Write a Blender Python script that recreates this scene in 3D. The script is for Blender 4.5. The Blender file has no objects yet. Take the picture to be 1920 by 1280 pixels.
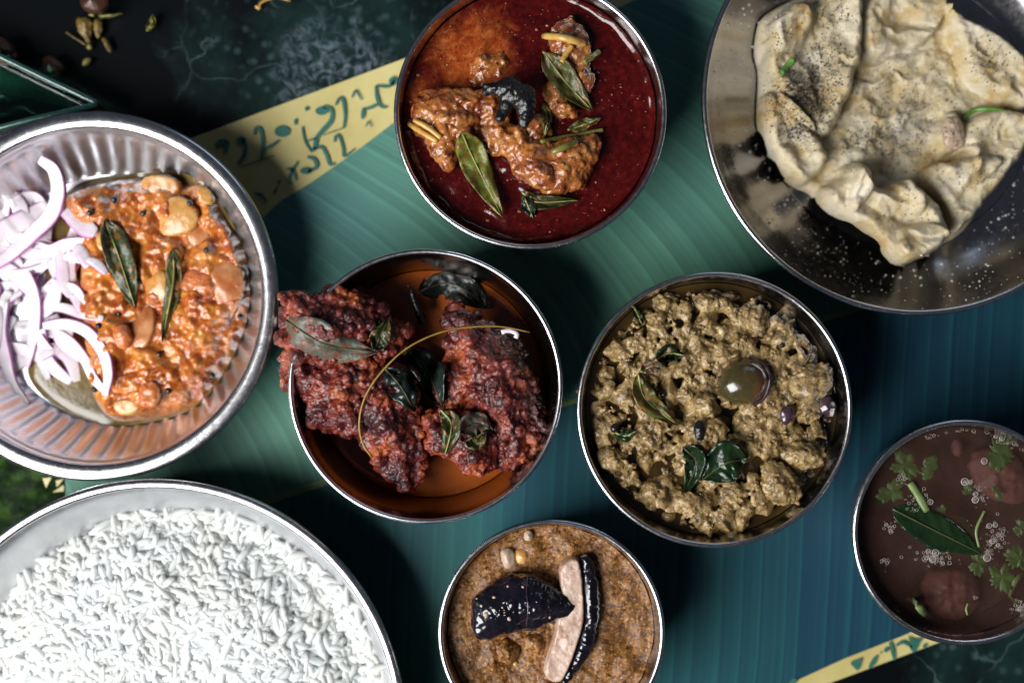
import bpy, bmesh, math, random
import numpy as np
from mathutils import Vector, Matrix
from mathutils.bvhtree import BVHTree

# ------------------------------------------------------------ camera, light, exposure
scene = bpy.context.scene
COL = scene.collection
random.seed(7)
rng = np.random.default_rng(11)
CM = 0.01
H, FOC = 0.528, 42.0                       # camera height above the table, focal length in mm

camd = bpy.data.cameras.new('camera')
camd.lens, camd.sensor_width = FOC, 36
camd.clip_start, camd.clip_end = 0.01, 50
camd.dof.use_dof = True
camd.dof.focus_distance = H - 0.047
camd.dof.aperture_fstop = 3.2
cam = bpy.data.objects.new('camera', camd)
cam.location = (0, 0, H)
COL.objects.link(cam)
scene.camera = cam

world = bpy.data.worlds.new('World')
scene.world = world
world.use_nodes = True
bg = world.node_tree.nodes['Background']
bg.inputs[0].default_value = (0.62, 0.72, 1.0, 1)
bg.inputs[1].default_value = 0.05


def window_light(name, loc, target, sx, sy, power, color):
    d = bpy.data.lights.new(name, 'AREA')
    d.shape, d.size, d.size_y, d.energy, d.color = 'RECTANGLE', sx, sy, power, color
    o = bpy.data.objects.new(name, d)
    o.location = loc
    o.rotation_euler = (Vector(target) - Vector(loc)).to_track_quat('-Z', 'Y').to_euler()
    COL.objects.link(o)
    return o


window_light('window_light', (-0.60, -0.40, 0.68), (-0.05, -0.02, 0), 0.66, 0.66, 20.0, (1.0, 0.99, 0.98))
window_light('added_cool_fill_light', (0.55, 1.5, 0.75), (0, 0, 0.03), 0.9, 0.5, 1.5, (0.62, 0.78, 1.0))  # added cool fill for rim glints, not a known window

scene.render.engine = 'CYCLES'
scene.cycles.use_denoising = True
scene.cycles.max_bounces = 14
scene.cycles.diffuse_bounces = 8
scene.cycles.transmission_bounces = 10
scene.cycles.caustics_reflective = False
scene.cycles.caustics_refractive = False
scene.view_settings.view_transform = 'Standard'
scene.view_settings.look = 'None'
scene.view_settings.exposure = 0
scene.view_settings.gamma = 1


# ------------------------------------------------------------ layout helpers
def px(x, y, z=0.0):
    s = (H - z) * 36 / FOC / 1920
    return ((x - 960) * s, (640 - y) * s, z)


def plen(n, z=0.04):
    return n * (H - z) * 36 / FOC / 1920


FR = {'plate': (0, 180, 1.7296), 'fry': (520, 450, 2.3268), 'curry': (720, 0, 2.6673), 'omelette': (1300, 0, 2.1333),
      'mince': (1060, 490, 2.3268), 'small': (800, 950, 3.8787), 'broth': (1560, 770, 2.5111), 'rice': (0, 880, 2.4615),
      'mat': (360, 100, 4.2667), 'matlow': (1400, 1100, 3.692), 'corner': (0, 0, 4.923), 'full': (0, 0, 1.0)}


def fr(f, pts):
    x0, y0, s = FR[f]
    return [(x / s + x0, y / s + y0) for x, y in pts]


# ------------------------------------------------------------ numpy noise
def _hash(ix, iy, iz, seed):
    h = (ix * 374761393 + iy * 668265263 + iz * 2147483647 + seed * 144664481) & 0xFFFFFFFF
    h = ((h ^ (h >> 13)) * 1274126177) & 0xFFFFFFFF
    h = ((h ^ (h >> 16)) * 2246822519) & 0xFFFFFFFF
    return ((h ^ (h >> 15)) & 0xFFFFFF) / float(0xFFFFFF)


def vnoise(p, seed=0):
    p = np.asarray(p, float)
    i = np.floor(p).astype(np.int64)
    f = p - i
    f = f * f * (3 - 2 * f)
    out = 0
    for dx in (0, 1):
        for dy in (0, 1):
            for dz in (0, 1):
                w = (f[:, 0] if dx else 1 - f[:, 0]) * (f[:, 1] if dy else 1 - f[:, 1]) * (f[:, 2] if dz else 1 - f[:, 2])
                out = out + w * _hash(i[:, 0] + dx, i[:, 1] + dy, i[:, 2] + dz, seed)
    return out * 2 - 1


def fbm(p, octv=4, seed=0):
    p = np.asarray(p, float)
    s, a, t = 0, 1.0, 0
    for k in range(octv):
        s = s + a * vnoise(p * 2 ** k + 17.3 * k, seed + k)
        t += a
        a *= 0.5
    return s / t


def worley(p, seed=0):
    p = np.asarray(p, float)
    i = np.floor(p).astype(np.int64)
    best = np.full(len(p), 9.0)
    for dx in (-1, 0, 1):
        for dy in (-1, 0, 1):
            for dz in (-1, 0, 1):
                c = i + np.array((dx, dy, dz))
                q = np.stack([c[:, k] + _hash(c[:, 0], c[:, 1], c[:, 2], seed + 5 + k) for k in range(3)], 1)
                best = np.minimum(best, ((q - p) ** 2).sum(1))
    return np.sqrt(best)


def domes(p, seed=0, r=0.75):
    return np.sqrt(np.maximum(0, 1 - (worley(p, seed) / r) ** 2))


def P3(x, y, z=None):
    return np.stack([x, y, np.zeros_like(x) if z is None else z], 1)


# ------------------------------------------------------------ outlines
def smooth_poly(pts, it=2):
    p = np.array(pts, float)
    for _ in range(it):
        n = np.roll(p, -1, 0)
        p = np.stack([p * 0.75 + n * 0.25, p * 0.25 + n * 0.75], 1).reshape(-1, 2)
    return p


def sdf(poly, P):
    poly = np.asarray(poly, float)
    d = np.full(len(P), 1e9)
    inside = np.zeros(len(P), bool)
    n = len(poly)
    for k in range(n):
        a, b = poly[k], poly[(k + 1) % n]
        e = b - a
        w = P - a
        t = np.clip((w @ e) / max(e @ e, 1e-18), 0, 1)
        d = np.minimum(d, ((w - t[:, None] * e) ** 2).sum(1))
        if a[1] != b[1]:
            c = ((a[1] > P[:, 1]) != (b[1] > P[:, 1])) & (P[:, 0] < (b[0] - a[0]) * (P[:, 1] - a[1]) / (b[1] - a[1]) + a[0])
            inside ^= c
    return np.where(inside, 1, -1) * np.sqrt(d)


def world_poly(f, pts, z, it=2):
    return smooth_poly([px(x, y, z)[:2] for x, y in fr(f, pts)], it)


def curve_pts(pts, n):
    p = np.array(pts, float)
    if len(p) == 2:
        t = np.linspace(0, 1, n)[:, None]
        return p[0] * (1 - t) + p[1] * t
    q = np.vstack([2 * p[0] - p[1], p, 2 * p[-1] - p[-2]])
    out = []
    seg = len(p) - 1
    for u in np.linspace(0, seg, n):
        k = min(int(u), seg - 1)
        t = u - k
        a, b, c, d = q[k], q[k + 1], q[k + 2], q[k + 3]
        out.append(0.5 * (2 * b + (c - a) * t + (2 * a - 5 * b + 4 * c - d) * t * t + (3 * b - a - 3 * c + d) * t ** 3))
    return np.array(out)


# ------------------------------------------------------------ object helpers
GEO = {}


def tag(o, label, cat, group=None, kind=None):
    if label:
        o['label'] = label
    if cat:
        o['category'] = cat
    if group:
        o['group'] = group
    if kind:
        o['kind'] = kind
    return o


def origin_of(o):
    v = Vector((0, 0, 0))
    while o is not None:
        v += o.location
        o = o.parent
    return v


def mk(name, verts, faces, mat, parent=None, smooth=True, attrs=None):
    V = np.asarray(verts, float)
    c = np.array([(V[:, 0].min() + V[:, 0].max()) / 2, (V[:, 1].min() + V[:, 1].max()) / 2, V[:, 2].min()])
    me = bpy.data.meshes.new(name)
    me.from_pydata((V - c).tolist(), [], [list(map(int, f)) for f in faces])
    if smooth:
        me.polygons.foreach_set('use_smooth', [True] * len(me.polygons))
    for k, a in (attrs or {}).items():
        at = me.attributes.new(k, 'FLOAT', 'POINT')
        at.data.foreach_set('value', np.asarray(a, np.float32))
    me.materials.append(mat)
    me.update()
    o = bpy.data.objects.new(name, me)
    COL.objects.link(o)
    if parent is not None:
        o.parent = parent
        o.location = Vector(c) - origin_of(parent)
    else:
        o.location = c
    GEO[o.name] = (V, faces)
    return o


def empty(name, loc, label, cat, group=None):
    o = bpy.data.objects.new(name, None)
    o.empty_display_size = 0.01
    o.location = loc
    COL.objects.link(o)
    return tag(o, label, cat, group)


class Surf:
    def __init__(self, *objs):
        self.t = []
        for o in objs:
            self.add(o)

    def add(self, o):
        V, F = GEO[o.name]
        self.t.append(BVHTree.FromPolygons([tuple(v) for v in V], [tuple(map(int, f)) for f in F]))

    def z(self, X, Y, default=0.0):
        best = default
        for t in self.t:
            h = t.ray_cast(Vector((X, Y, 0.3)), Vector((0, 0, -1)))
            if h[0] is not None and h[0].z > best:
                best = h[0].z
        return best

    def drop(self, x, y, guess=0.03):
        z = guess
        for _ in range(3):
            X, Y, _z = px(x, y, z)
            z = self.z(X, Y, 0.002)
        return np.array(px(x, y, z))


def join(parts):
    V, F, n = [], [], 0
    for v, f in parts:
        V.append(np.asarray(v))
        F += [[i + n for i in q] for q in f]
        n += len(v)
    return np.vstack(V), F


_bm = bmesh.new()
bmesh.ops.create_icosphere(_bm, subdivisions=1, radius=1)
ICO1 = (np.array([v.co[:] for v in _bm.verts]), [[v.index for v in f.verts] for f in _bm.faces])
_bm.free()
_bm = bmesh.new()
bmesh.ops.create_icosphere(_bm, subdivisions=2, radius=1)
ICO2 = (np.array([v.co[:] for v in _bm.verts]), [[v.index for v in f.verts] for f in _bm.faces])
_bm.free()
_bm = bmesh.new()
bmesh.ops.create_icosphere(_bm, subdivisions=3, radius=1)
ICO3 = (np.array([v.co[:] for v in _bm.verts]), [[v.index for v in f.verts] for f in _bm.faces])
_bm.free()


def rotm(a, b, c):
    return np.array(Matrix.Rotation(c, 3, 'Z') @ Matrix.Rotation(b, 3, 'Y') @ Matrix.Rotation(a, 3, 'X'))


def remesh(V, F, voxel, smooth_it=2):
    me = bpy.data.meshes.new('tmp')
    me.from_pydata(np.asarray(V).tolist(), [], [list(map(int, f)) for f in F])
    o = bpy.data.objects.new('tmp', me)
    COL.objects.link(o)
    m = o.modifiers.new('r', 'REMESH')
    m.mode, m.voxel_size = 'VOXEL', voxel
    if smooth_it:
        s = o.modifiers.new('s', 'SMOOTH')
        s.factor, s.iterations = 0.5, smooth_it
    dg = bpy.context.evaluated_depsgraph_get()
    m2 = bpy.data.meshes.new_from_object(o.evaluated_get(dg))
    co = np.empty(len(m2.vertices) * 3)
    m2.vertices.foreach_get('co', co)
    no = np.empty(len(m2.vertices) * 3)
    m2.vertices.foreach_get('normal', no)
    faces = [list(p.vertices) for p in m2.polygons]
    bpy.data.objects.remove(o)
    bpy.data.meshes.remove(me)
    bpy.data.meshes.remove(m2)
    return co.reshape(-1, 3), no.reshape(-1, 3), faces


def spheres_mesh(C, R, ico=ICO1):
    return join([(ico[0] * r + c, ico[1]) for c, r in zip(C, R)])


def inflate(poly, z0, thick, spacing, zf=None, seed=0, grow=0.0008):
    """a solid lump whose outline is poly: spheres filling it, z0 = level of its middle"""
    r_ = np.random.default_rng(seed)
    lo, hi = poly.min(0), poly.max(0)
    spacing = max(0.0004, min(spacing, (hi - lo).min() / 7, thick * 0.55))
    gx, gy = np.meshgrid(np.arange(lo[0], hi[0], spacing), np.arange(lo[1], hi[1], spacing))
    Q = np.stack([gx.ravel(), gy.ravel()], 1) + r_.uniform(-.3, .3, (gx.size, 2)) * spacing
    d = sdf(poly, Q)
    k = d > spacing * 0.35
    Q, d = Q[k], d[k]
    R = np.minimum(d, thick) + grow
    zz = np.full(len(Q), z0) if zf is None else z0 + zf(Q)
    return spheres_mesh(np.c_[Q, zz], R)


def lump(name, f, pts, z0, thick, mat, parent=None, voxel=0.0006, zf=None, noise=((4, 0.001),), crumbs=None, seed=0, smooth_it=3, grow=0.0008):
    poly = world_poly(f, pts, z0, 1)
    V, F = inflate(poly, z0, thick, max(voxel * 4, 0.002), zf, seed, grow)
    V, N, F = remesh(V, F, voxel, smooth_it)
    for sc, amp in noise:
        V = V + N * (amp * fbm(V * 100 * sc / 4, 3, seed))[:, None]
    if crumbs:
        r_ = np.random.default_rng(seed + 3)
        for cnt, r0, r1 in crumbs:
            idx = r_.integers(0, len(V), cnt)
            dens = vnoise(V[idx] * 130, seed + 9)
            idx = idx[dens > (-0.35 if cnt > 300 or seed > 50 else -0.1)]
            R = r0 + (r1 - r0) * r_.random(len(idx)) ** 2
            cv, cf = spheres_mesh(V[idx], R)
            V, F = join([(V, F), (cv, cf)])
        V, N, F = remesh(V, F, voxel, 1)
        V = V + N * (0.0003 * fbm(V * 900, 2, seed))[:, None]
    return mk(name, V, F, mat, parent)


def field(name, poly, zfunc, step, mat, parent=None, skirt=0.0):
    """open-bottomed heap: grid clipped to poly (world xy), height from zfunc(Q, d)"""
    lo, hi = poly.min(0) - step, poly.max(0) + step
    xs, ys = np.arange(lo[0], hi[0] + step, step), np.arange(lo[1], hi[1] + step, step)
    gx, gy = np.meshgrid(xs, ys)
    Q = np.stack([gx.ravel(), gy.ravel()], 1)
    d = sdf(poly, Q)
    ny, nx = gx.shape
    e = 1e-4
    g = np.stack([(sdf(poly, Q + (e, 0)) - d) / e, (sdf(poly, Q + (0, e)) - d) / e], 1)
    near = (d < step * 0.6) & (d > -1.6 * step)
    Q = np.where(near[:, None], Q - g * d[:, None], Q)
    d = np.where(near, 0, d)
    keep = d >= 0
    idx = np.arange(nx * ny).reshape(ny, nx)
    a, b, c, dd = idx[:-1, :-1].ravel(), idx[:-1, 1:].ravel(), idx[1:, 1:].ravel(), idx[1:, :-1].ravel()
    ok = keep[a] & keep[b] & keep[c] & keep[dd] & ((d[a] + d[b] + d[c] + d[dd]) > 0)
    F = np.stack([a, b, c, dd], 1)[ok]
    used = np.unique(F)
    remap = np.full(nx * ny, -1)
    remap[used] = np.arange(len(used))
    F = remap[F]
    Qu, du = Q[used], np.maximum(d[used], 0)
    Z = zfunc(Qu, du)
    return mk(name, np.c_[Qu, Z], F.tolist(), mat, parent)


def tube(pts, radii, n=8, cap=True, flat=1.0):
    pts = np.asarray(pts, float)
    radii = np.broadcast_to(radii, (len(pts),))
    T = np.gradient(pts, axis=0)
    T /= np.linalg.norm(T, axis=1)[:, None] + 1e-12
    V, F = [], []
    for k in range(len(pts)):
        up = np.array((0, 0, 1.0)) if abs(T[k][2]) < 0.95 else np.array((1.0, 0, 0))
        s = np.cross(T[k], up)
        s /= np.linalg.norm(s)
        u = np.cross(s, T[k])
        for j in range(n):
            a = 2 * math.pi * j / n
            V.append(pts[k] + radii[k] * (math.cos(a) * s + math.sin(a) * u * flat))
    for k in range(len(pts) - 1):
        for j in range(n):
            F.append([k * n + j, k * n + (j + 1) % n, (k + 1) * n + (j + 1) % n, (k + 1) * n + j])
    if cap:
        F.append(list(range(n))[::-1])
        F.append([(len(pts) - 1) * n + j for j in range(n)])
    return np.array(V), F


def lathe(profile, n, cx, cy, mod=None):
    V, F = [], []
    m = len(profile)
    for j in range(n):
        a = 2 * math.pi * j / n
        for i, (r, z) in enumerate(profile):
            rr, zz = (r, z) if mod is None else mod(i, r, z, a)
            V.append((cx + rr * math.cos(a), cy + rr * math.sin(a), zz))
    for j in range(n):
        k = (j + 1) % n
        for i in range(m - 1):
            F.append([j * m + i, k * m + i, k * m + i + 1, j * m + i + 1])
    return np.array(V), F


# ------------------------------------------------------------ materials
def new_mat(name):
    m = bpy.data.materials.new(name)
    m.use_nodes = True
    nt = m.node_tree
    return m, nt, nt.nodes['Principled BSDF']


def nd(nt, typ, **kw):
    n = nt.nodes.new(typ)
    for k, v in kw.items():
        if k in n.inputs.keys():
            n.inputs[k].default_value = v
        else:
            setattr(n, k, v)
    return n


def ramp(nt, fac, stops, interp='LINEAR'):
    n = nt.nodes.new('ShaderNodeValToRGB')
    e = n.color_ramp.elements
    n.color_ramp.interpolation = interp
    while len(e) < len(stops):
        e.new(0.5)
    for el, (p, c) in zip(e, stops):
        el.position = p
        el.color = (*c, 1) if len(c) == 3 else c
    nt.links.new(fac, n.inputs[0])
    return n.outputs[0]


def mix(nt, fac, a, b, mode='MIX'):
    n = nt.nodes.new('ShaderNodeMix')
    n.data_type, n.blend_type = 'RGBA', mode
    for v, i in ((fac, 0), (a, 6), (b, 7)):
        if isinstance(v, bpy.types.NodeSocket):
            nt.links.new(v, n.inputs[i])
        else:
            n.inputs[i].default_value = v if i == 0 else (*v, 1)
    return n.outputs[2]


def noise(nt, scale, detail=4, rough=0.55, coord=None, dist=0.0):
    n = nd(nt, 'ShaderNodeTexNoise', Scale=scale, Detail=detail, Roughness=rough, Distortion=dist)
    if coord is not None:
        nt.links.new(coord, n.inputs['Vector'])
    return n.outputs['Fac']


def obj_coord(nt):
    return nt.nodes.new('ShaderNodeTexCoord').outputs['Object']


def geo_pos(nt):
    return nt.nodes.new('ShaderNodeNewGeometry').outputs['Position']


def bump(nt, b, h, strength, dist):
    n = nd(nt, 'ShaderNodeBump', Strength=strength, Distance=dist)
    nt.links.new(h, n.inputs['Height'])
    nt.links.new(n.outputs[0], b.inputs['Normal'])
    return n


def food(name, stops, scale=250, rough=0.32, bump_s=0.5, bump_d=0.0005, bscale=900, sss=0.0, sssc=(1, .4, .2), sss_scale=0.002,
         coat=0.0, fine=None, speck=None, spec=0.5):
    m, nt, b = new_mat(name)
    co = geo_pos(nt)
    c = ramp(nt, noise(nt, scale, 5, 0.6, co), stops)
    if fine:
        c = mix(nt, ramp(nt, noise(nt, fine[0], 3, 0.6, co), [(fine[1], (0, 0, 0)), (fine[2], (1, 1, 1))]), c, fine[3])
    if speck:
        v = nd(nt, 'ShaderNodeTexVoronoi', Scale=speck[0])
        nt.links.new(co, v.inputs['Vector'])
        c = mix(nt, ramp(nt, v.outputs['Distance'], [(speck[1], (1, 1, 1)), (speck[1] + 0.06, (0, 0, 0))]), c, speck[2])
    nt.links.new(c, b.inputs['Base Color'])
    r = ramp(nt, noise(nt, scale * 1.7, 3, 0.5, co), [(0.3, (rough * 0.6,) * 3), (0.7, (min(1, rough * 1.5),) * 3)])
    nt.links.new(r, b.inputs['Roughness'])
    b.inputs['Specular IOR Level'].default_value = spec
    if coat:
        b.inputs['Coat Weight'].default_value = coat
        b.inputs['Coat Roughness'].default_value = 0.12
    if sss:
        b.inputs['Subsurface Weight'].default_value = sss
        b.inputs['Subsurface Radius'].default_value = sssc
        b.inputs['Subsurface Scale'].default_value = sss_scale
    if bump_s:
        bump(nt, b, noise(nt, bscale, 4, 0.6, co), bump_s, bump_d)
    return m


def steel(name, tint=(0.60, 0.58, 0.57), rough=0.16, smear=0.12):
    m, nt, b = new_mat(name)
    co = geo_pos(nt)
    b.inputs['Metallic'].default_value = 1
    n1 = noise(nt, 60, 5, 0.6, co)
    c = mix(nt, ramp(nt, n1, [(0.35, (0, 0, 0)), (0.7, (1, 1, 1))]), tint, tuple(t * 0.82 for t in tint))
    nt.links.new(c, b.inputs['Base Color'])
    n2 = noise(nt, 400, 6, 0.7, co)
    r = ramp(nt, n2, [(0.3, (rough,) * 3), (0.75, (rough + smear,) * 3)])
    nt.links.new(r, b.inputs['Roughness'])
    bump(nt, b, noise(nt, 90, 2, 0.5, co), 0.12, 0.001)
    return m


M = {}
M['steel'] = steel('stainless_steel')
M['steel_worn'] = steel('worn_steel', (0.36, 0.30, 0.28), 0.13, 0.14)
M['steel_bright'] = steel('bright_steel', (0.90, 0.91, 0.94), 0.30, 0.14)
M['steel_dark'] = steel('dark_plate_steel', (0.50, 0.48, 0.48), 0.14, 0.16)
M['rim'] = steel('polished_rim', (0.80, 0.79, 0.80), 0.18, 0.12)

# ------------------------------------------------------------ table top (dark green marble)
m, nt, b = new_mat('dark_green_marble')
co = geo_pos(nt)
n1 = noise(nt, 9, 8, 0.62, co, 0.6)
base = ramp(nt, n1, [(0.40, (0.0025, 0.004, 0.005)), (0.56, (0.010, 0.028, 0.026)), (0.72, (0.040, 0.085, 0.085))])
v = nd(nt, 'ShaderNodeTexVoronoi', Scale=26.0, feature='DISTANCE_TO_EDGE')
warp = nd(nt, 'ShaderNodeTexNoise', Scale=18.0, Detail=5.0)
nt.links.new(co, warp.inputs['Vector'])
vm = nd(nt, 'ShaderNodeVectorMath', operation='MULTIPLY_ADD')
nt.links.new(warp.outputs['Color'], vm.inputs[0])
vm.inputs[1].default_value = (0.06, 0.06, 0.06)
nt.links.new(co, vm.inputs[2])
nt.links.new(vm.outputs[0], v.inputs['Vector'])
vein = ramp(nt, v.outputs['Distance'], [(0.0, (1, 1, 1)), (0.014, (0, 0, 0))])
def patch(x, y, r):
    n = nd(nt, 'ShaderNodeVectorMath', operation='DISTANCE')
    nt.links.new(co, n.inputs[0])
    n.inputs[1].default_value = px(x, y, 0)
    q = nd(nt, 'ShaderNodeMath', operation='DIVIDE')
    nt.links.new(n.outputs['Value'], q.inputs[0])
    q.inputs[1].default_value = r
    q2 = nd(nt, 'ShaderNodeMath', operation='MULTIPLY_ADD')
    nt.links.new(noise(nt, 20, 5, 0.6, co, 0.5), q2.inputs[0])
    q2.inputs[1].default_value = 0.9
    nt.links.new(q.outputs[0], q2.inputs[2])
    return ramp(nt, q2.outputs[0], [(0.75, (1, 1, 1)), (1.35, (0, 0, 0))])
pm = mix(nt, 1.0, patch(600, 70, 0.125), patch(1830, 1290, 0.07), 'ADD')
gate = ramp(nt, noise(nt, 30, 3, 0.5, co), [(0.42, (0, 0, 0)), (0.62, (1, 1, 1))])
veinf = mix(nt, 1.0, mix(nt, 1.0, vein, gate, 'MULTIPLY'), pm, 'MULTIPLY')
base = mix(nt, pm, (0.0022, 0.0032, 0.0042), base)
c = mix(nt, veinf, base, (0.10, 0.16, 0.15))
v2 = nd(nt, 'ShaderNodeTexVoronoi', Scale=190.0)
nt.links.new(co, v2.inputs['Vector'])
sp = mix(nt, 1.0, ramp(nt, v2.outputs['Distance'], [(0.12, (1, 1, 1)), (0.42, (0, 0, 0))]), ramp(nt, noise(nt, 60, 4, 0.6, co), [(0.42, (0, 0, 0)), (0.66, (1, 1, 1))]), 'MULTIPLY')
sp = mix(nt, 1.0, sp, pm, 'MULTIPLY')
c = mix(nt, sp, c, (0.040, 0.075, 0.075))
cl = mix(nt, 1.0, ramp(nt, noise(nt, 150, 7, 0.75, co, 1.2), [(0.46, (0, 0, 0)), (0.66, (1, 1, 1))]), patch(640, 140, 0.055), 'MULTIPLY')
c = mix(nt, cl, c, (0.15, 0.19, 0.23))
nt.links.new(c, b.inputs['Base Color'])
b.inputs['Roughness'].default_value = 0.3
b.inputs['Specular IOR Level'].default_value = 0.25
M['marble'] = m

S = 0.62
tb = mk('table_top', [(-S, -S, -0.03), (S, -S, -0.03), (S, S, -0.03), (-S, S, -0.03), (-S, -S, 0), (S, -S, 0), (S, S, 0), (-S, S, 0)],
        [[0, 3, 2, 1], [4, 5, 6, 7], [0, 1, 5, 4], [1, 2, 6, 5], [2, 3, 7, 6], [3, 0, 4, 7]], M['marble'], smooth=False)
tag(tb, 'dark green polished marble table top with pale veins', None, kind='structure')

# ------------------------------------------------------------ placemat: yellow sheet, printed banana leaf, script
MZ = 0.0012
m, nt, b = new_mat('placemat_yellow')
co = geo_pos(nt)
c = ramp(nt, noise(nt, 30, 4, 0.6, co), [(0.35, (0.50, 0.42, 0.155)), (0.7, (0.62, 0.55, 0.25))])
nt.links.new(c, b.inputs['Base Color'])
b.inputs['Roughness'].default_value = 0.42
M['yellow'] = m
m, nt, b = new_mat('script_ink')
c = ramp(nt, noise(nt, 120, 4, 0.6, geo_pos(nt)), [(0.3, (0.018, 0.10, 0.085)), (0.7, (0.04, 0.17, 0.13))])
nt.links.new(c, b.inputs['Base Color'])
b.inputs['Roughness'].default_value = 0.45
M['ink'] = m


def leaf_print(name, a0, a1, dark, light_falloff=None):
    m, nt, b = new_mat(name)
    uv = nt.nodes.new('ShaderNodeAttribute')
    uv.attribute_name = 'vein'
    co = geo_pos(nt)
    wob = nd(nt, 'ShaderNodeTexNoise', Scale=12.0, Detail=3.0)
    nt.links.new(co, wob.inputs['Vector'])
    add = nd(nt, 'ShaderNodeMath', operation='MULTIPLY_ADD')
    nt.links.new(wob.outputs['Fac'], add.inputs[0])
    add.inputs[1].default_value = 0.35
    nt.links.new(uv.outputs['Fac'], add.inputs[2])
    frac = nd(nt, 'ShaderNodeMath', operation='FRACT')
    w1 = nd(nt, 'ShaderNodeTexNoise', Scale=0.7, Detail=1.0, noise_dimensions='1D')
    nt.links.new(add.outputs[0], w1.inputs['W'])
    ad2 = nd(nt, 'ShaderNodeMath', operation='MULTIPLY_ADD')
    nt.links.new(w1.outputs['Fac'], ad2.inputs[0])
    ad2.inputs[1].default_value = 1.3
    nt.links.new(add.outputs[0], ad2.inputs[2])
    nt.links.new(ad2.outputs[0], frac.inputs[0])
    prof = ramp(nt, frac.outputs[0], [(0.0, (0.1,) * 3), (0.07, (0.0,) * 3), (0.14, (0.45,) * 3), (0.75, (0.6,) * 3), (0.93, (1.0,) * 3), (1.0, (0.1,) * 3)])
    one = nd(nt, 'ShaderNodeTexNoise', Scale=2.6, Detail=2.0, noise_dimensions='1D')
    nt.links.new(add.outputs[0], one.inputs['W'])
    fine = nd(nt, 'ShaderNodeTexNoise', Scale=9.0, Detail=3.0, noise_dimensions='1D')
    nt.links.new(add.outputs[0], fine.inputs['W'])
    big = noise(nt, 7, 3, 0.5, co)
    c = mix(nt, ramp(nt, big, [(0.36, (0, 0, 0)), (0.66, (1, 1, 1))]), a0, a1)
    if light_falloff:  # colour darkens along X in place of light falling off to the right
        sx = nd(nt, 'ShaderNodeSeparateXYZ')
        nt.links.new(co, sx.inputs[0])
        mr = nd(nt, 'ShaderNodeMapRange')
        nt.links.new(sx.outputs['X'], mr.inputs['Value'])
        mr.inputs['From Min'].default_value, mr.inputs['From Max'].default_value = px(light_falloff[0], 0, 0)[0], px(light_falloff[1], 0, 0)[0]
        c = mix(nt, mr.outputs[0], c, light_falloff[2])
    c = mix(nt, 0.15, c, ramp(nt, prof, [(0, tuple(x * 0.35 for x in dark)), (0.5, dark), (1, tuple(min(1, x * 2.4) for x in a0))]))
    c = mix(nt, 0.8, c, ramp(nt, one.outputs['Fac'], [(0.3, (0.88,) * 3), (0.7, (1.05,) * 3)]), 'MULTIPLY')
    c = mix(nt, 0.6, c, ramp(nt, fine.outputs['Fac'], [(0.3, (0.85,) * 3), (0.7, (1.1,) * 3)]), 'MULTIPLY')
    nt.links.new(c, b.inputs['Base Color'])
    b.inputs['Roughness'].default_value = 0.5
    b.inputs['Specular IOR Level'].default_value = 0.22
    return m


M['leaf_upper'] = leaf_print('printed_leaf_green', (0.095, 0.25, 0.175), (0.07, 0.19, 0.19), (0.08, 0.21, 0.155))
M['leaf_lower'] = leaf_print('printed_leaf_blue_green', (0.020, 0.125, 0.100), (0.014, 0.070, 0.105), (0.018, 0.095, 0.095), (1080, 1550, (0.008, 0.042, 0.078)))  # last argument paints the light falloff into the print colour

U = np.array((1, -0.327)) / math.hypot(1, 0.327)
N_ = np.array((U[1], -U[0]))            # screen-up normal of the midrib
A0 = np.array((1065.0, 755.0))


def mat_px(a, bb):
    return A0 + a * U + bb * N_


def sheet(pts, z0, z1):
    n = len(pts)
    V = [px(x, y, z1)[:2] + (z1,) for x, y in pts] + [px(x, y, z1)[:2] + (z0,) for x, y in pts]
    F = [list(range(n))] + [[i, n + i, n + (i + 1) % n, (i + 1) % n] for i in range(n)]
    return V, F


mat_root = empty('placemat', px(960, 640, 0.0), 'yellow placemat printed with a big green banana leaf and script lettering', 'placemat')
corn = [(-60, 416), (370, 255), (750, 113), (1400, -130), (2300, -460), (2300, 1003), (1757, 1205), (1555, 1280), (700, 1596), (-60, 1878)]
V, F = sheet(corn[::-1], 0.0002, MZ)
mk('backing_sheet', V, F, M['yellow'], mat_root, smooth=False)


def outline(x, tab):
    return float(np.interp(x, [t[0] for t in tab], [t[1] for t in tab]))


UP = [(-100, 250), (100, 330), (300, 430), (500, 527), (560, 541), (620, 560), (680, 580), (740, 602), (1000, 650), (1300, 690), (1600, 690), (2300, 690)]
LOW = [(-100, 640), (1000, 645), (1300, 640), (1480, 628), (1580, 616), (1700, 609), (1800, 588), (2000, 540), (2300, 440)]


def leaf_half(name, tab, sgn, mat, shear):
    V, F, A = [], [], []
    na, nb = 180, 40
    for i in range(na):
        a = -1150 + 2500 * i / (na - 1)
        for j in range(nb):
            t = j / (nb - 1)
            # follow the outline: find the edge distance for this column
            x = A0[0] + a * U[0]
            e = outline(x - sgn * 190, tab)
            bb = 5 + (e - 5) * t
            p = mat_px(a, sgn * bb)
            X, Y, _ = px(p[0], p[1], MZ)
            V.append((X, Y, MZ + 0.0003))
            s = p[0] + 0.0
            A.append(shear(p[0], p[1], a, bb))
    for i in range(na - 1):
        for j in range(nb - 1):
            q = [i * nb + j, (i + 1) * nb + j, (i + 1) * nb + j + 1, i * nb + j + 1]
            F.append(q if sgn < 0 else q[::-1])
    return mk(name, V, F, mat, mat_root, attrs={'vein': A})


def shear_up(x, y, a, bb):
    return (a + 0.00085 * bb * bb - 0.02 * bb) / 58.0


def shear_low(x, y, a, bb):
    return (a + 0.36 * bb + 0.00011 * (bb - 330) * abs(bb - 330)) / 44.0


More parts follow.
